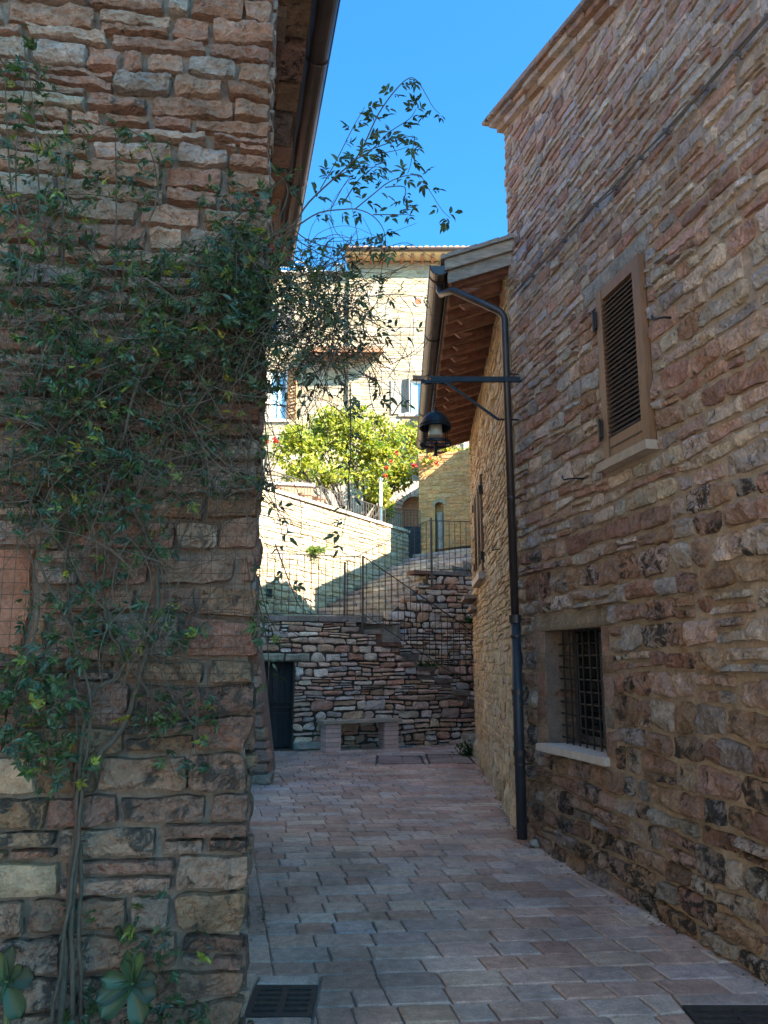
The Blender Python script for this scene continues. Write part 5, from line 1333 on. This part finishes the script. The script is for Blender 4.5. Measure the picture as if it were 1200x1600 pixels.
for (px, py, rx, ry, n, yo) in ((705, 705, 25, 28, 420, 0), (690, 722, 28, 15, 240, -.2), (713, 730, 10, 12, 120, -.2), (668, 705, 22, 25, 160, .3)):
    p = at(px, py, 21.6+yo); s = 21.6/1180; bl.append((tuple(p), (rx*s, rx*s*.6, ry*s), n))
shrub('rose_bush', 'sparse rose bush with red blooms growing over the ochre niche house', tuple(at(690, 745, 22.0)), bl, YL+[(.28, .2, .08), (.3, .22, .1)], .12, 182, flowers=[(at(648, 728, 21), .11, RED), (at(684, 724, 21), .11, RED), (at(672, 716, 21), .06, RED)])
# red blooms at the corner of the left house
ob = at(423, 692, 14.5)
shrub('potted_oleander', 'small bush with red blooms beside the left house corner above the terrace', (ob.x-.5, 17.2, 4.85), [((at(408, 690, 17.2).x, 17.2, at(408, 690, 17.2).z), (.22, .2, .35), 90)], [(.05, .10, .03)], .16, 183, flowers=[(at(418, 690, 17.0), .08, RED), (at(428, 688, 17.0), .09, RED), (at(433, 690, 17.1), .06, RED)])
def weed(label, c, n, L, h, seed, cols=((.05, .10, .03), (.07, .13, .035), (.035, .075, .03)), hang=0.0):
    r = random.Random(seed); mb = MB(); c = Vector(c)
    for _ in range(n):
        d = Vector((r.uniform(-1, 1), r.uniform(-1, .4), r.uniform(.1, 1)-hang)); col = r.choice(cols); k = r.uniform(.7, 1.3)
        b = c+Vector((r.gauss(0, h*.35), r.gauss(0, h*.15), 0)); p = b+d*h*r.random()*.8
        mb.tube([b, p], .003, 3, (col[0]*k, col[1]*k, col[2]*k, 0), cap=False)
        leaf_at(mb, p, d+rvec(r)*.6, rvec(r)+Vector((0, 0, .6)), L*r.uniform(.6, 1.3), L*.42, (col[0]*k, col[1]*k, col[2]*k, 0))
    return tag(mb.build('weed_tuft', M['leaf2']), label, 'weed', 'weeds in the masonry and paving')
p = ground(742, 1181); weed('green weeds growing on the paving at the far foot of the ochre wall', (p.x, p.y, .0), 230, .07, .32, 191)
p = WC.p(*WC.hit(487, 858), .06); weed('bright tuft of weeds growing from the sunlit terrace wall', p, 200, .09, .32, 192, cols=((.14, .2, .04), (.1, .17, .04)), hang=.75)
p = WA.p(*WA.hit(672, 1046), -.12); weed('weeds growing on a step under the sloping stair railing', p, 160, .07, .2, 193)
p = WB.p(*WB.hit(733, 970), .05); weed('weeds growing from the wall crack beside the ochre house corner', p, 120, .07, .2, 194, hang=.4)
p = ground(845, 1335); 
# pots and a post on the upper street
r = random.Random(7)
for (px, py, lab) in ((478, 770, 'terracotta pot behind the railing on the terrace wall'), (497, 778, 'second terracotta pot along the terrace railing, partly under the shrub')):
    c = WC.p(*WC.hit(px, py+8, -.35), -.35); c.z = 5.06
    one = MB(); one.lathe([(.0, 0), (.11, 0), (.15, .26), (.18, .27), (.18, .33), (.15, .33), (.14, .25), (0, .25)], c, 16, (1.3, 1.1, 1, 0)); tag(one.build('flower_pot', M['tile']), lab, 'pot', 'pots on the terrace')
c = at(595, 800, 20.6); one = MB(); one.tube([(c.x, c.y, 4.85), (c.x, c.y, at(595, 750, 20.6).z)], .045, 8); one.lathe([(.045, 0), (.06, .01), (.06, .05), (.0, .08)], (c.x, c.y, at(595, 750, 20.6).z), 10); tag(one.build('white_post', M['white'], smooth=False), 'thin white post standing in front of the yellow-green shrub', 'post')
# low arched wall on the upper street
FA = Frame(-3.9, 19.2, 1, .25)
low = thing('garden_wall', FA.p(.6, 4.85), 'low orange brick wall with a dark arch of painted shade behind the terrace railing', 'wall')
one = MB(); one.fbox(FA, -1.5, 2.1, 4.85, 6.05, -.3, 0, (1.1, 1, .9, 0)); one.build('wall', M['tile'], low)
one = MB(); one.fbox(FA, -1.55, 2.15, 6.055, 6.13, -.35, .06); one.build('coping_slab', M['sill'], low)
V = [FA.p(.75+.85*math.cos(math.pi*k/14), 5.05+.55*math.sin(math.pi*k/14), .012) for k in range(15)]; one = MB(); one.add(V, [tuple(range(15))]); one.build('painted_shade', M['dark'], low)  # flat dark sheet on the wall, standing for shade inside the arch
one = MB(); one.tube([FA.p(.75+.9*math.cos(math.pi*k/14), 5.05+.6*math.sin(math.pi*k/14), .03) for k in range(15)], .06, 6); one.build('arch_rim', M['sill'], low)
# unseen sunlit house behind the viewer, added to bounce warm light forward
bounce_house = thing('stone_house', (-5, -7, 0), 'unseen cream house added behind the viewer to bounce sunlight', 'house')
mb = MB(); mb.box((-9, -14, 0), (-3.2, -1.2, 7.5), (.58, .49, .36, 0)); mb.build('wall', M['stone_c'], bounce_house)
mb = MB(); mb.box((-9.3, -14.3, 7.5), (-2.8, -.9, 7.7)); mb.build('roof', M['tile'], bounce_house)

# dry leaves and grit gathered along the wall feet
r = random.Random(201); mb = MB()
for _ in range(420):
    y = r.uniform(3.4, 13.0)
    if r.random() < .45: x = -.51-.2077*(y-3.0)+abs(r.gauss(0, .10)) if y < 9.6 else None
    else: x = ((1.297+.2077*(7.35-y)) if y < 7.4 else 1.28+.049*(y-7.4))-.03-abs(r.gauss(0, .07))
    if x is None: continue
    c = r.choice(((.16, .10, .05), (.10, .075, .05), (.20, .14, .07), (.07, .08, .03))); k = r.uniform(.7, 1.2); s_ = r.uniform(.008, .028)
    leaf_at(mb, Vector((x, y, .012)), Vector((r.uniform(-1, 1), r.uniform(-1, 1), .1)), Vector((r.uniform(-.3, .3), r.uniform(-.3, .3), 1)), s_*1.4, s_*.8, (c[0]*k, c[1]*k, c[2]*k, 0))
for _ in range(60):
    p = ground(r.gauss(405, 9), r.gauss(1432, 12)); s_ = r.uniform(.008, .02)
    leaf_at(mb, Vector((p.x, p.y, .012)), Vector((r.uniform(-1, 1), r.uniform(-1, 1), .2)), Vector((r.uniform(-.3, .3), r.uniform(-.3, .3), 1)), s_*1.5, s_*.6, (.13, .10, .06, 0))
tag(mb.build('leaf_litter', M['leaf2']), 'dry leaves and grit along the wall feet', 'leaf litter', kind='stuff')
